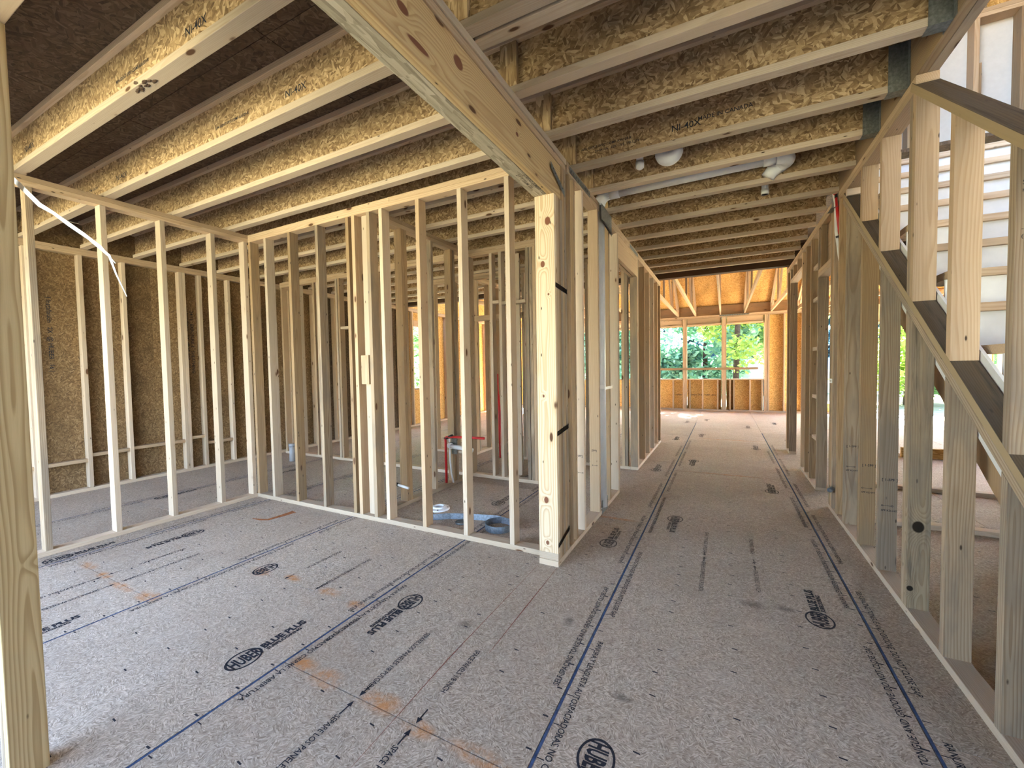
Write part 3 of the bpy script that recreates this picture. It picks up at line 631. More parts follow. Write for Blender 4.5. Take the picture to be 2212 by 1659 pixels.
for k, yf in enumerate(YF):
    j = ijoist(-6.5, .853, yf, 'long wood I-joist, ' + LB[k])
    if k >= 3 and k <= 9:   # stiffener blocks where the joist crosses the beam
        for q in (0,): lum('web_stiffener', -1.06, -.965, yf - .0635, yf - .038, FZ + .039, 3.034, 'osb_web', j, 'Z', 0)
    if k == 3:
        bm = bmesh.new(); rg = random.Random(3)
        for q in range(22):
            r_ = bmesh.ops.create_icosphere(bm, subdivisions=1, radius=1.0)['verts']; cx_, cy_ = rg.uniform(-.11, .08), rg.uniform(-.034, -.002) ; sc_ = rg.uniform(.006, .014)
            for v in r_: v.co = Vector((cx_ + v.co.x * sc_ * 1.6, cy_ + v.co.y * sc_ * .7, v.co.z * .004 + (0 if cy_ > -.030 else rg.uniform(0, .02))))
        tag(meshobj('bark_pocket', bm, 'dark_beam', j, (-2.56, yf - .031, FZ)), kind='stuff')
    if k == 7:
        jt = lambda s, x, z, size: text('lettering', s, size, (x, yf - .0376, z), (PI / 2, 0, 0), 'ink', j, .0003)
        jt('NI-40X', -.315, 2.872, .058, ); jt('MADE IN CANADA', -.155, 2.90, .036); jt('APA IDENT SPEC COMF A35329-R', -.93, 2.90, .024); jt('26-2415A   ESR-1762   PR-L274', -.83, 2.868, .024)
    if k in (3, 4):
        for x in (-4.3, -2.2): text('lettering', 'NI-40X', .058, (x, yf - .0376, 2.87), (PI / 2, 0, 0), 'ink', j, .0003); text('lettering', 'APA IDENT SPEC COMF A35329-R', .024, (x - .7, yf - .0376, 2.885), (PI / 2, 0, 0), 'ink', j, .0003)
ijoist(-.98, .853, 1.665, 'short second wood I-joist doubled against its neighbour right of the beam')
def hanger(yf, label):
    h = root('joist_hanger', (.84, yf - .03, FZ), label, 'joist hanger')
    x0, x1 = .775, .8545
    for yy in (yf + .0012, yf - .0655):
        lum('side_plate', x0, x1, yy, yy + .0014, FZ - .002, FZ + .24, 'galv_dark', h, 'Z', 0)
    lum('seat', x0, x1, yf - .0655, yf + .0026, FZ - .0035, FZ - .0015, 'galv_dark', h, 'Y', 0)
    for a in (yf - .0655 - .03, yf + .0026): lum('flange', x1 - .0005, x1 + .001, a, a + .03, FZ - .002, FZ + .24, 'galv_dark', h, 'Z', 0)
for k, lb in ((6, 'steel joist hanger at the very top right of the picture'), (7, 'shiny steel joist hanger near the top of the rail post'), (8, 'steel joist hanger half hidden beyond the rail post')): hanger(YF[k], lb)
db = root('dark_beam', (-2.8, 7.37, FZ), 'laminated beam, shade-dark in colour, closing the joist ceiling above the sunny room', 'beam')
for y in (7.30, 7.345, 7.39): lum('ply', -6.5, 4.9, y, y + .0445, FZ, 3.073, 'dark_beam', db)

# ---------------------------------------------------------------- outer walls
wl_ = wall('wall_left', (-6.55, 3, 0), 'outer wall at far left, brown strand board behind bluish studs')
plates_y(wl_, -6.59, -6.502, -1.0, 13.4)
WIN_L = [(5.86, 6.35, .95, 2.05), (7.62, 8.5, .9, 2.35), (11.9, 13.1, .93, 2.48)]  # last opening is unseen, added for daylight in the sunny room
y = -1.0
while y < 13.4:
    y1 = min(y + 1.219, 13.45); segs = [(y, y1, 0, 3.071)]
    for a, b, z0, z1 in WIN_L:
        out = []
        for (p, q, r, s) in segs:
            if q <= a or p >= b: out.append((p, q, r, s)); continue
            if p < a: out.append((p, a, r, s))
            if q > b: out.append((b, q, r, s))
            out.append((max(p, a), min(q, b), r, z0)); out.append((max(p, a), min(q, b), z1, s))
        segs = out
    for p, q, r, s in segs:
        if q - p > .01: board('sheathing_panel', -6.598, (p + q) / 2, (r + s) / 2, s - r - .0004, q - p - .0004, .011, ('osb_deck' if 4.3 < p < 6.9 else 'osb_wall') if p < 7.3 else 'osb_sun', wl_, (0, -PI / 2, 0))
    y = y1
for y in (.35, .75, 1.15, 1.54, 1.96, 2.34, 2.93, 2.969, 3.165, 3.54, 3.97, 4.5, 4.95, 5.4, 5.82, 6.36, 6.75, 7.15, 7.58, 8.51, 8.9, 9.3, 9.7, 10.1, 10.5, 10.9, 11.3, 11.7, 11.85, 13.11):
    lum('stud', -6.59, -6.502, y, y + .038, PL, ST, 'spruce' if y < 4 else 'pine', wl_)
for a, b, z in ((1.19, 1.54, .33), (1.579, 1.96, .335), (2.0, 2.34, .39), (2.38, 2.93, .40), (3.008, 3.165, .43), (3.205, 3.54, .33)): lum('blocking', -6.59, -6.51, a, b, z, z + .038, 'pine', wl_)
for a, b, z0, z1 in WIN_L: lum('sill', -6.59, -6.50, a, b, z0 - .04, z0 - .002, 'pine', wl_, 'Y'); lum('header', -6.59, -6.50, a, b, z1 + .002, z1 + .15, 'pine', wl_, 'Y')
for s, yy in (('| Installation   2X  @ HUBER   16 |', 3.03), ('24/16   EXPOSURE 1   SHEATHING', 3.085)):
    text('lettering', s, .055, (-6.5915, yy, 2.2), (PI / 2, PI / 2, PI / 2), 'ink', wl_, .0006, 1.05)
text('lettering', '| Installation   2X  @ HUBER   16 |', .055, (-6.5915, 1.72, 2.2), (PI / 2, PI / 2, PI / 2), 'ink', wl_, .0006, 1.05)

for xg in (-6.604, 5.06):
    hexa('gable_sheet', [(xg, 7.44, 3.06), (xg + .011, 7.44, 3.06), (xg + .011, 13.48, 3.06), (xg, 13.48, 3.06), (xg, 7.44, 6.05), (xg + .011, 7.44, 6.05), (xg + .011, 13.48, 3.07), (xg, 13.48, 3.07)], 'osb_sun', wl_, (xg, 10, 4))
YW = 13.35
wfar = wall('wall_far', (0, YW, 0), 'far strand board wall coloured sunlit orange with three window openings in the sunny room')
plates_x(wfar, -6.49, 3.28, YW, YW + .14, top=False); lum('top_plate', -6.49, 4.95, YW, YW + .14, 2.734, 2.771, 'pine', wfar); lum('top_plate', -6.49, 4.95, YW, YW + .14, 2.696, 2.733, 'pine', wfar)
OPN = [(-6.3, -5.3, .93, 2.48), (-5.2, -4.3, .93, 2.48), (-4.2, -3.3, .93, 2.48), (-3.2, -2.2, .93, 2.48), (1.9, 2.8, .3, 2.6), (-1.995, -1.115, .93, 2.48), (-.992, -.072, .93, 2.48), (.055, .975, .93, 2.48), (3.32, 3.74, .0, 2.3), (3.80, 4.75, 0.0, 2.3)]  # most side openings are unseen, added to brighten the sunny room
xs = sorted(set([-6.59, -2.05, 1.03, 3.30, 5.0] + [v for o in OPN for v in o[:2]]))
for a, b in zip(xs, xs[1:]):
    op = [o for o in OPN if o[0] - .001 <= a and b <= o[1] + .001]
    for z0, z1 in ([(0, op[0][2] - .04), (op[0][3], 3.05)] if op else [(0, 3.05)]):
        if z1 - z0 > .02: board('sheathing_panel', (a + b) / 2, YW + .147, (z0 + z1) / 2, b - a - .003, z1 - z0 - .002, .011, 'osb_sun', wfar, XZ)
for x in (-6.40, -5.29, -5.25, -4.29, -4.25, -3.29, -3.25, -2.18, -2.07, -2.03, -1.105, -1.065, -1.03, -.064, -.024, .012, .985, 1.025, 1.07, 1.432, 1.85, 2.81, 3.05, 3.26, 3.745, 3.77, 4.76, 4.8): lum('stud', x, x + .038, YW, YW + .14, PL, 2.695, 'pine', wfar)
for x in (-1.398, -.583, -.185, -.93, .13, .228, .629, .92): lum('cripple_stud', x, x + .038, YW, YW + .14, PL, .888, 'pine', wfar)
for a, b, z0, z1 in OPN:
    if z0 > 0: lum('sill', a + .012, b - .012, YW - .001, YW + .14, .889, .928, 'pine', wfar)
    lum('header', a + .012, b - .012, YW + .03, YW + .13, z1 + .06, 2.693, 'pine', wfar); lum('header_plate', a + .012, b - .012, YW + .0, YW + .14, z1 + .015, z1 + .055, 'pine', wfar)
lum('brace_board', -2.05, .84, YW - .040, YW - .002, 1.188, 1.253, 'brown', wfar)
for s, x in (('| Installation', -1.33), ('Installation  2X @', -.93), ('HUBER | 24/16', -.52)): text('lettering', s, .06, (x, YW + .14, .43), (PI / 2, 0, 0), 'ink', wfar, .0006, .8)
lum('rim_board', -6.49, 4.95, YW + .10, YW + .139, 2.772, 3.05, 'brown', wfar)
wri = wall('wall_right', (5, 6, 0), 'outer right wall of strand board past the stairs')
for k in range(12): board('sheathing_panel', 5.06, -.4 + 1.22 * k, 1.53 if k not in (7, 8, 9, 10) else 2.8, 3.05 if k not in (7, 8, 9, 10) else .5, 1.217, .011, 'osb_sun' if k > 6 else 'osb_wall', wri, (0, -PI / 2, 0))  # the open stretch is unseen, added to let more daylight in
for k in range(34): lum('stud', 4.96, 5.05, -1 + .42 * k, -1 + .42 * k + .038, PL, ST, 'pine', wri)
wfr = wall('wall_front_added', (1, -1.15, 0), 'unseen front wall behind the camera, added with openings to shape the daylight')  # unseen wall, added to close off fill and steer daylight from back left
for a, b, z0, z1 in ((-6.6, -6.3, 0, 3.06), (-6.3, -1.7, 2.5, 3.06), (-1.7, .97, 0, 3.06), (.97, 1.93, 2.1, 3.3), (.97, 1.45, 3.3, 4.7), (1.95, 3.3, 3.3, 4.7), (.97, 3.3, 4.7, 5.6), (1.93, 5.05, 0, 3.3)):
    board('sheathing_panel', (a + b) / 2, -1.15, (z0 + z1) / 2, b - a - .002, z1 - z0 - .002, .011, 'osb_wall', wfr, XZ)
for x in (-6.34, -1.69, -.9, .93, 1.93, 3.0, 4.0): lum('stud', x, x + .038, -1.14, -1.05, PL, ST, 'pine', wfr)
lum('header', -6.3, -1.7, -1.14, -1.05, 2.5, 2.69, 'pine', wfr)
# walls beyond the stairs
wu = wall('wall_landing', (2.2, 4.38, 0), 'stud wall under the stair landing, seen low at right')
plates_x(wu, 1.945, 3.4, 4.36, 4.449, sole=False); lum('bottom_plate', 1.05, 3.4, 4.36, 4.449, 0, .038, 'spruce', wu); [lum('stud', x, x + .038, 4.36, 4.449, PL, ST if x > 1.95 else 2.3, random_stud(), wu) for x in (1.95, 2.36, 2.80, 3.2)]
wv = wall('wall_utility', (2.2, 5.66, 0), 'second stud wall past the stairs, seen low at right')
plates_x(wv, 1.3, 3.6, 5.62, 5.709); [lum('stud', x, x + .038, 5.62, 5.709, PL, ST, random_stud(), wv) for x in (1.3, 2.45, 2.85, 3.3)]
lum('bottom_plate', 2.2, 3.2, 7.6, 7.69, 0, .038, 'pine', wv); lum('threshold_board', 2.2, 3.2, 7.56, 7.60, 0, .14, 'osb_sun', wv, 'X')

# upper stairwell: white sheet wall behind studs
ws = wall('wall_stairwell', (1.9, 5.6, 3.1), 'white sheet wall behind studs high up in the stairwell at top right')
board('white_sheet', 2.0, 5.64, 3.82, 2.6, 1.42, .012, 'white_board', ws, XZ); board('sheathing_panel', 2.0, 5.64, 5.1, 2.6, 1.12, .011, 'osb_sun', ws, XZ)
lum('plate', 1.75, 2.62, 5.50, 5.63, 4.492, 4.530, 'pine', ws); lum('plate', 1.75, 2.62, 5.50, 5.63, 4.531, 4.569, 'pine', ws)
for x in (1.60, 2.058, 2.36, 2.62): lum('stud', x, x + .038, 5.50, 5.63, 3.10, 4.491, 'pine' if x < 2.3 else 'brown', ws)
for x in (1.9, 2.1): lum('cripple_stud', x, x + .038, 5.50, 5.63, 4.57, 5.6, 'brown', ws)
lum('scab_strip', 2.099, 2.125, 5.53, 5.56, 3.5, 4.1, 'brown', ws)
for k in range(2): board('white_sheet', 1.972, .6 + 2.44 * k, 1.535, 3.05, 2.435, .012, 'white_board', ws, (0, -PI / 2, 0))
for k in range(3): board('upper_wall_sheet', 3.2, .6 + 2.44 * k, 4.35, 2.5, 2.435, .012, 'osb_wall', ws, (0, -PI / 2, 0))
board('ceiling_sheet', 2.0, 2.6, 5.62, 2.6, 7.2, .012, 'osb_deck', ws)
board('upper_wall_sheet', -.1, 7.46, 4.5, 10.2, 2.8, .012, 'osb_wall', ws, XZ)  # unseen upper wall added to block light above the beam
for k in range(3): board('upper_wall_sheet', .93, .2 + 2.44 * k, 4.35, 2.5, 2.435, .012, 'osb_wall', ws, (0, -PI / 2, 0)) if k > 1 else None

# ---------------------------------------------------------------- roof over the sunny room
roof = root('roof_deck', (-1, 10.4, 3.05), 'strand board roof deck coloured sunlit orange, sloping above the trusses of the sunny room', 'roof deck', kind='structure')
SL = math.atan(.5)
for j in range(7):
    for i in range(5):
        d = -.55 + 1.2215 * math.cos(SL) * (j + .5); yc = YW + .15 - d; zc = 3.06 + .5 * d
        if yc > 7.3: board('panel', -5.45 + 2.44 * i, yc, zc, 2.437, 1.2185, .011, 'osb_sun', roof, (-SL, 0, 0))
bm = bmesh.new()
P = [bm.verts.new(q) for q in ((-6.72, YW + .7, 2.80), (6.2, YW + .7, 2.80), (6.2, 7.2, 6.14), (-6.72, 7.2, 6.14))]; bm.faces.new(P)
bmesh.ops.solidify(bm, geom=bm.faces[:], thickness=.02)
for v in bm.verts: v.co.z += .045
meshobj('roof_light_block', bm, 'underlay', roof, (0, 0, 0))  # unseen sheet added to stop sun streaks through the panel gaps
TX = [-4.9, -4.29, -3.68, -3.07, -2.46, -1.85, -1.245, -.775, -.12, .485, 1.125, 1.74, 2.35, 2.96, 3.57, 4.18]
for k, x in enumerate(TX):
    lb = {6: 'roof truss over the left window opening', 7: 'roof truss over the post between left and middle windows', 8: 'roof truss over the post between middle and right windows', 9: 'roof truss over the middle of the right window', 10: 'roof truss just right of the right window'}.get(k, 'roof truss of the sunny room, ' + ['first from the left outer wall', 'second from the left outer wall', 'third from the left outer wall', 'fourth from the left outer wall', 'fifth from the left outer wall', 'last one left of the window openings', '', '', '', '', '', 'second one right of the right window', 'third one right of the right window', 'just left of the door opening', 'over the door opening', 'nearest the right outer wall'][k])
    t = root('roof_truss', (x, 10.4, FZ), lb, 'truss', 'pine roof trusses')
    x0, x1 = x, x + .038
    lum('bottom_chord', x0, x1, 7.45, YW + .12, FZ + .001, FZ + .090, 'pine', t)
    zt = lambda y: 3.05 + .5 * (YW + .15 - y)
    sloped('top_chord', x0, x1, 7.45, YW + .12, zt(7.45) - .11, zt(YW + .12) - .11, zt(7.45) - .01, zt(YW + .12) - .01, 'pine', t)
    for ya, yb in ((YW + .02, YW + .11), (11.75, 11.84), (10.0, 10.09)): sloped('web', x0, x1, ya, yb, FZ + .091, FZ + .091, zt(ya) - .111, zt(yb) - .111, 'pine', t)
    for ya, yb in ((13.1, 11.9), (11.6, 10.15)):
        sloped('web', x0, x1, min(ya, yb), min(ya, yb) + .1, FZ + .092, FZ + .092, FZ + .19, FZ + .092, 'pine', t) if False else None
        P = [(x0, ya, FZ + .095), (x1, ya, FZ + .095), (x1, ya - .09, FZ + .095), (x0, ya - .09, FZ + .095), (x0, yb + .09, zt(yb) - .13), (x1, yb + .09, zt(yb) - .13), (x1, yb, zt(yb) - .12), (x0, yb, zt(yb) - .12)]
        hexa('web', P, 'pine', t, (x, (ya + yb) / 2, 3.2))
    lum('heel_plate', x0 - .003, x0 - .0005, YW + .02, YW + .10, FZ + .004, FZ + .10, 'galv_dark', t, 'Z', 0)

# ---------------------------------------------------------------- plumbing
dp = root('drain_pipe', (-.998, 3.71, 0.05), 'white plastic drain pipe rising in the corridor wall and turning along the joists', 'pipe')
tube('riser_pipe', [(-.998, 3.71, .05), (-.998, 3.71, 2.76)], .0445, 'pvc', dp, 20)
tube('elbow', arc((-.908, 3.71, 2.77), (-1, 0, 0), (0, 0, 1), .09, 0, PI / 2, 8), .052, 'pvc', dp, 18)
tube('coupling', [(-.915, 3.71, 2.86), (-.82, 3.71, 2.861)], .052, 'pvc', dp, 18)
tube('branch_pipe', [(-.84, 3.71, 2.86), (.30, 3.71, 2.872)], .0445, 'pvc', dp, 20)
tube('coupling', [(.26, 3.71, 2.872), (.34, 3.71, 2.873)], .052, 'pvc', dp, 18)
tube('trap_elbow', arc((.34, 3.79, 2.873), (0, -1, 0), (1, 0, 0), .08, 0, PI * .9, 10), .052, 'pvc', dp, 18)
tube('trap_fitting', [(.40, 3.86, 2.873), (.33, 3.875, 2.84), (.30, 3.88, 2.80)], .05, 'pvc', dp, 18)
for q, s in (((-.80, 3.71, 2.86), 1),): text('lettering', 'PVC 3IN', .024, (-.79, 3.6645, 2.852), (PI / 2, 0, 0), 'ink', dp, .0003)
text('lettering', 'PVC-DWV', .024, (.10, 3.6645, 2.862), (PI / 2, 0, 0), 'ink', dp, .0003)
lum('pipe_clip', -1.04, -.955, 3.660, 3.664, 1.135, 1.165, 'white_plastic', dp, 'X', 0); lum('pipe_clip', -.955, -.951, 3.665, 3.95, 1.125, 1.15, 'white_plastic', dp, 'Y', 0)
e1 = root('pipe_elbow', (-.36, 3.25, 2.86), 'large white pipe elbow dipping below the printed joist', 'pipe')
tube('elbow', arc((-.36, 3.25, 2.88), (-1, 0, 0), (0, 0, -1), .045, 0, PI, 12), .052, 'pvc', e1, 18); tube('hub', [(-.405, 3.25, 2.88), (-.405, 3.25, 3.05)], .05, 'pvc', e1, 18); tube('hub', [(-.315, 3.25, 2.88), (-.315, 3.25, 3.05)], .05, 'pvc', e1, 18)
e2 = root('vent_pipe', (-.565, 3.25, 2.86), 'small white pipe end hanging left of the large elbow', 'pipe'); tube('pipe', [(-.565, 3.25, 2.83), (-.565, 3.25, 3.05)], .026, 'pvc', e2, 14); tube('cap', [(-.565, 3.25, 2.80), (-.565, 3.25, 2.815), (-.565, 3.25, 2.86)], [.012, .031, .031], 'pvc', e2, 14)
e3 = root('pipe_stub', (.31, 4.25, 2.8), 'short white pipe stub between joists behind the trap', 'pipe'); tube('pipe', [(.31, 4.25, 2.80), (.31, 4.25, 3.06)], .026, 'pvc', e3, 14)
tube('rim', [(.31, 4.25, 2.80), (.31, 4.25, 2.84)], .030, 'pvc', e3, 14)
rp = root('water_tube', (-2.80, 3.80, .04), 'red plastic water tube rising behind the partition and bending right', 'tube')
tube('tube', [(-2.815, 3.80, .04), (-2.815, 3.80, .5)] + [Vector((-2.79, 3.80, .535)) + Vector((-math.cos(a) * .03, 0, math.sin(a) * .03)) for a in (.4, .9, 1.4)] + [(-2.70, 3.80, .57), (-2.58, 3.80, .575), (-2.3, 3.80, .58)], .014, 'red_pex', rp, 10)
tube('bracket', [(-2.83, 3.802, .545), (-2.72, 3.802, .585)], .016, 'black_plastic', rp, 8)
wp = root('water_tube', (-2.77, 3.83, .04), 'thin grey tube curving beside the red one behind the partition', 'tube'); tube('tube', [(-2.74, 3.83, .04), (-2.765, 3.83, .15), (-2.78, 3.83, .3), (-2.785, 3.83, .52)], .010, 'pvc', wp, 10); tube('tip', [(-2.785, 3.83, .52), (-2.785, 3.83, .54)], .012, 'pvc', wp, 10)
ds = root('drain_stub', (-2.68, 3.80, .45), 'white pipe sticking out sideways beside the red tube', 'pipe'); tube('pipe', [(-2.745, 3.80, .465), (-2.45, 3.79, .44)], .025, 'pvc', ds, 14); tube('elbow', [(-2.79, 3.86, .465), (-2.77, 3.815, .467), (-2.735, 3.80, .465)], .033, 'pvc', ds, 14)
lum('pipe_support', -2.79, -2.72, 3.875, 3.895, .36, .56, 'galv_dark', ds, 'Z', 0)
st = root('pipe_stub', (-2.66, 2.91, .25), 'short white tube with black end poking out low behind the partition', 'tube'); tube('tube', [(-2.72, 2.92, .255), (-2.585, 2.905, .243)], .012, 'white_plastic', st, 12); tube('plug', [(-2.765, 2.925, .258), (-2.72, 2.92, .255)], .017, 'black_plastic', st, 12)
cf = root('closet_flange', (-2.42, 3.14, 0), 'round white toilet flange on the floor behind the partition', 'flange')
bm = bmesh.new()
prof = [(.045, .012), (.045, .030), (.060, .030), (.066, .018), (.098, .014), (.102, .001)]
rings = [[bm.verts.new((r * math.cos(2 * PI * k / 28), r * math.sin(2 * PI * k / 28), z)) for k in range(28)] for r, z in prof]
for a, b in zip(rings, rings[1:]):
    for k in range(28): bm.faces.new((a[k], a[(k + 1) % 28], b[(k + 1) % 28], b[k]))
meshobj('flange_ring', bm, 'white_plastic', cf, (-2.42, 3.14, 0), smooth=False)
tube('knockout_cap', [(-2.42, 3.14, .002), (-2.42, 3.14, .016)], .045, 'pvc', cf, 24)
for a in (.5, 2.1, 3.6, 5.2): tube('bolt_slot', [(-2.42 + .082 * math.cos(a), 3.14 + .082 * math.sin(a), .014), (-2.42 + .082 * math.cos(a), 3.14 + .082 * math.sin(a), .018)], .008, 'black_plastic', cf, 8)
gs = root('metal_strap', (-1.66, 2.95, 0), 'loose coil of galvanised strap lying on the floor behind the partition', 'strap')
pts = [Vector((-1.66, 2.95, .03)) + Vector((math.cos(a) * r, math.sin(a) * r, 0)) for a, r in [(PI * .6 + k * .25, .118 - .00035 * k) for k in range(26)]]
meshobj('coil', ribbon_bm([p - Vector((-1.66, 2.95, 0)) for p in pts], (0, 0, 1), .055, .0016), 'galv', gs, (-1.66, 2.95, 0))
pts = [(-1.60, 3.055, .03), (-1.75, 3.07, .033), (-1.95, 3.03, .03), (-2.15, 2.96, .03), (-2.30, 2.86, .03)]
meshobj('loose_tail', ribbon_bm(pts, (0, .35, 1), .05, .0016), 'galv', gs)
ob = root('putty_lid', (-2.02, 2.93, 0), 'small dull metal lid on the floor beside the strap coil', 'lid'); tube('disc', [(-2.02, 2.93, .0), (-2.02, 2.93, .012)], .055, 'galv_dark', ob, 20); tube('rim', arc((-2.02, 2.93, .013), (1, 0, 0), (0, 1, 0), .052, 0, 2 * PI, 20), .003, 'galv_dark', ob, 6)
pb = root('pipe_stub', (-5.8, 3.9, 0), 'grey capped pipe standing on the floor deep behind the partition', 'pipe'); tube('pipe', [(-5.75, 3.95, 0), (-5.75, 3.95, .24)], .042, 'pvc_grey', pb, 16); tube('cap', [(-5.75, 3.95, .22), (-5.75, 3.95, .26)], .048, 'pvc_grey', pb, 16)
# nail plates over the cut top plates
npl = root('nail_plate', (-.97, 3.75, 2.70), 'grey steel plate bridging the top plate where the drain pipe cuts it', 'plate')
hexa('plate', [(-.952, 3.60, 2.60), (-.950, 3.60, 2.60), (-.950, 3.96, 2.56), (-.952, 3.96, 2.56), (-.952, 3.60, 2.75), (-.950, 3.60, 2.75), (-.950, 3.96, 2.74), (-.952, 3.96, 2.74)], 'galv_dark', npl, (-.978, 3.78, 2.66))
hexa('bent_flap', [(-.950, 3.60, 2.612), (-.948, 3.60, 2.61), (-.948, 3.96, 2.575), (-.950, 3.96, 2.577), (-.925, 3.60, 2.584), (-.923, 3.60, 2.582), (-.923, 3.90, 2.556), (-.925, 3.90, 2.558)], 'galv_dark', npl, (-.96, 3.78, 2.59))
lum('foot_plate', -.979, -.977, 3.64, 3.84, .0, .12, 'galv_dark', npl, 'Y', 0)
for i, (ya, yb, z0, lb) in enumerate(((2.85, 3.35, 2.71, 'thin perforated tie plate along the corridor top plate near the beam'), (4.95, 5.45, 2.71, 'thin perforated tie plate along the corridor top plate over the doorway'))):
    t = root('tie_plate', (-.978, ya, z0), lb, 'plate'); lum('plate', -.9785, -.977, ya, yb, z0, z0 + .045, 'galv_dark', t, 'Y', 0)
    for k in range(9): lum('nail_hole', -.9768, -.9762, ya + .03 + k * (yb - ya - .06) / 8, ya + .04 + k * (yb - ya - .06) / 8, z0 + .015, z0 + .03, 'black_plastic', t, 'Y', 0)
bt = root('tie_plate', (-.99, 2.62, 2.46), 'short steel tie plate at the joint between beam end and post', 'plate')
hexa('plate', [(-.9815, 2.50, 2.60), (-.980, 2.50, 2.60), (-.978, 2.74, 2.50), (-.9795, 2.74, 2.50), (-.9815, 2.50, 2.64), (-.980, 2.50, 2.64), (-.978, 2.74, 2.54), (-.9795, 2.74, 2.54)], 'galv_dark', bt, (-.98, 2.62, 2.57))
for k in range(5): lum('nail_hole', -.9785, -.9775, 2.53 + k * .04, 2.54 + k * .04, 2.605 - k * .0165, 2.613 - k * .0165, 'black_plastic', bt, 'Y', 0)
ft = root('tie_plate', (.2, YW, 2.76), 'perforated steel plate on the far wall top plate under the trusses', 'plate'); lum('plate', -.13, .62, YW - .004, YW - .002, 2.725, 2.765, 'galv_dark', ft, 'X', 0)
for k in range(12): lum('nail_hole', -.10 + k * .06, -.085 + k * .06, YW - .005, YW - .0045, 2.738, 2.75, 'black_plastic', ft, 'X', 0)
# tubes and plates on the right wall
pr = root('water_tube', (.87, 4.42, 2.7), 'red plastic tube dropping beside the white one at the top of the right wall', 'tube'); tube('tube', [(.78, 4.62, 2.86), (.82, 4.52, 2.83), (.848, 4.46, 2.76), (.851, 4.43, 2.60), (.865, 4.41, 2.42)], .012, 'red_pex', pr, 10); tube('collar', [(.848, 4.46, 2.765), (.8485, 4.455, 2.735)], .015, 'black_plastic', pr, 10)
pw = root('water_tube', (.86, 4.45, 2.2), 'white plastic tube running down inside the right wall', 'tube'); tube('tube', [(.80, 4.60, 2.90), (.835, 4.50, 2.80), (.845, 4.47, 2.70), (.848, 4.45, 2.45), (.872, 4.425, 2.20), (.90, 4.42, 1.95)], .012, 'white_plastic', pw, 10); tube('clip', [(.842, 4.435, 2.40), (.868, 4.43, 2.405)], .009, 'black_plastic', pw, 8)
pp = root('nail_plate', (.85, 4.55, 2.72), 'grey steel plate on the right top plate where the tubes pass', 'plate'); hexa('plate', [(.852, 4.42, 2.66), (.8545, 4.42, 2.66), (.8545, 4.66, 2.67), (.852, 4.66, 2.67), (.852, 4.42, 2.785), (.8545, 4.42, 2.785), (.8545, 4.66, 2.785), (.852, 4.66, 2.785)], 'galv_dark', pp, (.853, 4.54, 2.72)); hexa('bent_flap', [(.8, 4.42, 2.64), (.852, 4.42, 2.655), (.852, 4.62, 2.665), (.81, 4.60, 2.655), (.8, 4.42, 2.643), (.852, 4.42, 2.658), (.852, 4.62, 2.668), (.81, 4.60, 2.658)], 'galv_dark', pp, (.83, 4.5, 2.65))
sc = root('cleanout_plug', (.85, 4.47, .22), 'small round grey cap sticking out low on the right wall', 'cap'); tube('cap', [(.853, 4.50, .22), (.825, 4.455, .215)], .020, 'galv', sc, 14); tube('stem', [(.86, 4.52, .222), (.84, 4.48, .218)], .010, 'galv_dark', sc, 10)
lw = root('warning_tag', (.852, 4.6, 1.17), 'small pale printed tag stapled to the right wall studs', 'tag'); lum('tag', .8525, .8545, 4.56, 4.67, 1.15, 1.19, 'white_plastic', lw, 'Y', 0); text('lettering', 'KD-HT', .022, (.8518, 4.65, 1.162), (PI / 2, 0, -PI / 2), 'ink', lw, .0003)

# ---------------------------------------------------------------- foreground jamb at far left and the white strap
jb = root('opening_jamb', (-2.05, .43, 0), 'close strong-grained stud at the left edge of the picture, side of an opening', 'stud')
lum('trimmer_stud', -2.089, -2.05, .392, .481, 0, 2.457, 'fore', jb); lum('king_stud', -2.129, -2.091, .392, .481, 0, 2.695, 'weathered', jb)
lum('header', -2.128, -1.1205, .392, .481, 2.458, 2.694, 'pine', jb)
ps = root('plastic_strap', (-2.03, .49, 2.0), 'shiny white plastic strap sticking out from the near stud across the upper left', 'strap')
P = [(-2.30, .50, 2.085), (-2.20, .50, 2.028), (-2.10, .50, 1.975), (-1.923, .50, 1.872), (-1.83, .505, 1.83), (-1.734, .51, 1.778), (-1.62, .515, 1.723), (-1.511, .52, 1.660), (-1.475, .52, 1.605), (-1.42, .52, 1.540)]
loc = Vector(P[0]); meshobj('band', ribbon_bm([Vector(q) - loc for q in P], [(0.3, 0.2, 1)] * 4 + [(.35, .45, .8)] * 6, [.017, .017, .016, .014, .009, .008, .008, .007, .004, .0015], .0012), 'white_plastic', ps, loc)
P2 = [(-1.90, .507, 1.862), (-1.80, .52, 1.809), (-1.70, .53, 1.755), (-1.60, .534, 1.702), (-1.50, .528, 1.640)]
loc = Vector(P2[0]); meshobj('split_strand', ribbon_bm([Vector(q) - loc for q in P2], (.2, .3, 1), [.004, .004, .004, .003, .002], .001), 'white_plastic', ps, loc)
P3 = [(-2.34, .50, 2.03), (-2.26, .50, 1.985), (-2.215, .50, 1.945)]
loc = Vector(P3[0]); meshobj('loose_end', ribbon_bm([Vector(q) - loc for q in P3], (.3, .2, 1), [.007, .006, .002], .001), 'white_plastic', ps, loc)

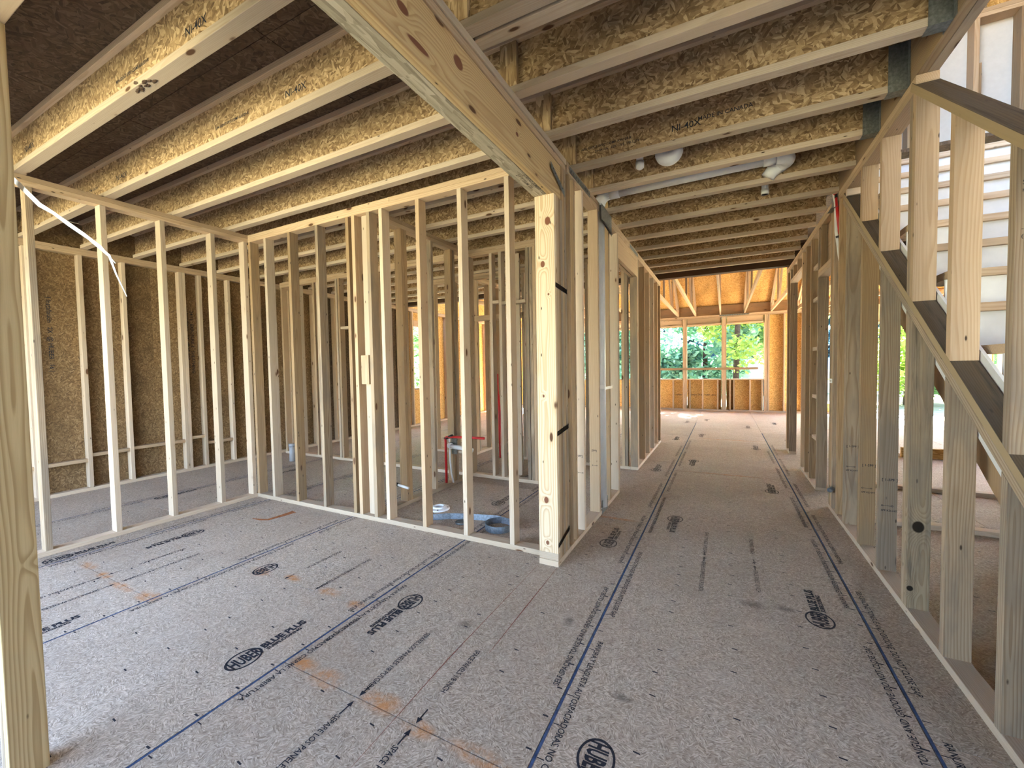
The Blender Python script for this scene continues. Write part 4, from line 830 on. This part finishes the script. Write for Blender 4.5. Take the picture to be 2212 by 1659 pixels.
# ---------------------------------------------------------------- outside
gnd = root('ground', (0, 30, -1), 'dry pale ground outside the windows', 'ground', kind='structure')
bm = bmesh.new(); n = 24
for i in range(n + 1):
    for j in range(n + 1): bm.verts.new((-60 + 120 * i / n, -40 + 120 * j / n, -.75 + .12 * math.sin(i * 1.3) * math.cos(j * .9)))
bm.verts.ensure_lookup_table()
for i in range(n):
    for j in range(n): bm.faces.new([bm.verts[q] for q in (i * (n + 1) + j, (i + 1) * (n + 1) + j, (i + 1) * (n + 1) + j + 1, i * (n + 1) + j + 1)])
meshobj('soil', bm, 'ground', gnd)
def leaves(cx, cy, z0, z1, rad, n, size, rng, conic=False):
    vs, fs = [], []
    blobs = []
    for k in range(26):
        t = rng.random() ** 1.2; rr = rad * ((1 - t) * .9 + .1 if conic else math.sqrt(max(.05, 1 - (2 * t - .9) ** 2)))
        a = rng.uniform(0, 2 * PI); q = rng.random() ** .5 * rr
        blobs.append((cx + math.cos(a) * q, cy + math.sin(a) * q, z0 + (z1 - z0) * t, rad * rng.uniform(.28, .5)))
    for k in range(n):
        b = blobs[k % len(blobs)]
        while True:
            d = Vector((rng.uniform(-1, 1), rng.uniform(-1, 1), rng.uniform(-1, 1)))
            if .25 < d.length < 1: break
        p = Vector(b[:3]) + d * b[3]
        u = Vector((rng.uniform(-1, 1), rng.uniform(-1, 1), rng.uniform(-.6, .6))).normalized(); w = u.cross(Vector((rng.uniform(-1, 1), rng.uniform(-1, 1), rng.uniform(-1, 1)))).normalized(); s = size * rng.uniform(.6, 1.3)
        i = len(vs); vs += [p - u * s, p + w * s * .5, p + u * s, p - w * s * .5]; fs.append((i, i + 1, i + 2, i + 3))
    return vs, fs
def tree(x, y, h, rad, n, size, mat, label, seed, base=1.5, conic=False):
    rng = random.Random(seed); t = root('tree', (x, y, -.8), label, 'tree', 'trees outside the windows')
    tube('trunk', [(x, y, -.8), (x + .1, y, h * .35), (x, y + .1, h * .75), (x, y, h * .95)], [.13, .10, .06, .02], 'bark', t, 8)
    vs, fs = leaves(0, 0, base, h, rad, n, size, rng, conic); me = bpy.data.meshes.new('foliage'); me.from_pydata([tuple(v) for v in vs], [], fs); me.materials.append(M[mat])
    o = bpy.data.objects.new('foliage', me); attach(o, (x, y, 0), t); o['kind'] = 'stuff'
tree(-3.4, 24, 7.5, 2.4, 10000, .19, 'leaf_teal', 'blue-green leafy tree filling the left window opening', 1, .6)
tree(-.9, 23, 13, 2.9, 17000, .19, 'leaf_teal', 'tall leafy tree filling the middle window opening', 2, .6)
tree(.4, 19.5, 10, 1.7, 4500, .11, 'leaf_yellow', 'sunlit yellow-green young tree between middle and right windows', 3, 1.6)
tree(2.1, 24, 13, 2.4, 14000, .19, 'leaf_green', 'tall green tree behind the right window opening', 4, 2.6)
tree(3.0, 21, 12, 1.9, 4500, .12, 'leaf_yellow', 'bright yellow-green branches hanging into the right window', 5, 3.4)
tree(-12.5, 13.5, 9, 2.4, 5000, .16, 'leaf_green', 'green tree outside the left wall window', 6, .4)
tree(-11.5, 9.5, 8, 2.2, 4500, .16, 'leaf_teal', 'round blue-green tree close outside the left wall', 7, .3)
tree(8.0, 27, 7, 2.6, 6000, .16, 'leaf_yellow', 'yellow-green tree outside the door opening past the stairs', 8, .6)
tree(10.5, 28, 12, 3.0, 6000, .18, 'leaf_green', 'dense green tree farther right outside the door opening', 9, .4)
tree(-8.8, 28, 12, 3.2, 9000, .2, 'leaf_teal', 'broad blue-green tree left of the window openings, seen through the corridor studs', 10, .3)
tree(-17, 21, 12, 3.4, 8000, .22, 'leaf_green', 'big green tree farther out beyond the left wall', 11, .3)
for i, (x, y) in enumerate(((-11, 52), (-6.5, 53), (-2, 52), (2.5, 53), (7, 52), (11.5, 53), (16, 52), (20.5, 53))):
    tree(x, y, 21 + (i % 3), 3.0, 7000, .62, 'leaf_dark', 'dark blue-green pine in the far woods, %s' % ['leftmost', 'second from left', 'third from left', 'fourth from left', 'fifth from left, behind the right window', 'third from right', 'second from right', 'rightmost'][i], 20 + i, -.5, True)
bl = root('metal_building', (4, 38, -.8), 'low pale blue metal building with ribbed walls outside the right window', 'building')
x0, x1, y0, y1, zt, zr = -6, 9.5, 36, 42, .82, 1.75
bm = bmesh.new(); nrib = 90
for k in range(nrib):
    xa = x0 + (x1 - x0) * k / nrib; xb = x0 + (x1 - x0) * (k + 1) / nrib; q = .03 if k % 2 else 0
    for a, b in (((xa, y0 - q), (xb, y0 - q)),): bm.faces.new([bm.verts.new((*c, z)) for c, z in ((a, -.8), (b, -.8), (b, zt), (a, zt))])
for (a, b) in (((x1, y0), (x1, y1)), ((x1, y1), (x0, y1)), ((x0, y1), (x0, y0))): bm.faces.new([bm.verts.new((*c, z)) for c, z in ((a, -.8), (b, -.8), (b, zt), (a, zt))])
bmesh.ops.recalc_face_normals(bm, faces=bm.faces[:]); meshobj('ribbed_wall', bm, 'siding', bl)
bm = bmesh.new(); e = .35
for q in (((x0 - e, y0 - e, zt), (x1 + e, y0 - e, zt), (x1 + e, 39, zr), (x0 - e, 39, zr)), ((x0 - e, 39, zr), (x1 + e, 39, zr), (x1 + e, y1 + e, zt), (x0 - e, y1 + e, zt))): bm.faces.new([bm.verts.new(v) for v in q])
bmesh.ops.solidify(bm, geom=bm.faces[:], thickness=.08); meshobj('roof', bm, 'roof_metal', bl)
lum('eave_trim', x0 - e, x1 + e, y0 - e - .06, y0 - e, zt - .12, zt + .06, 'white_board', bl, 'X', 0)
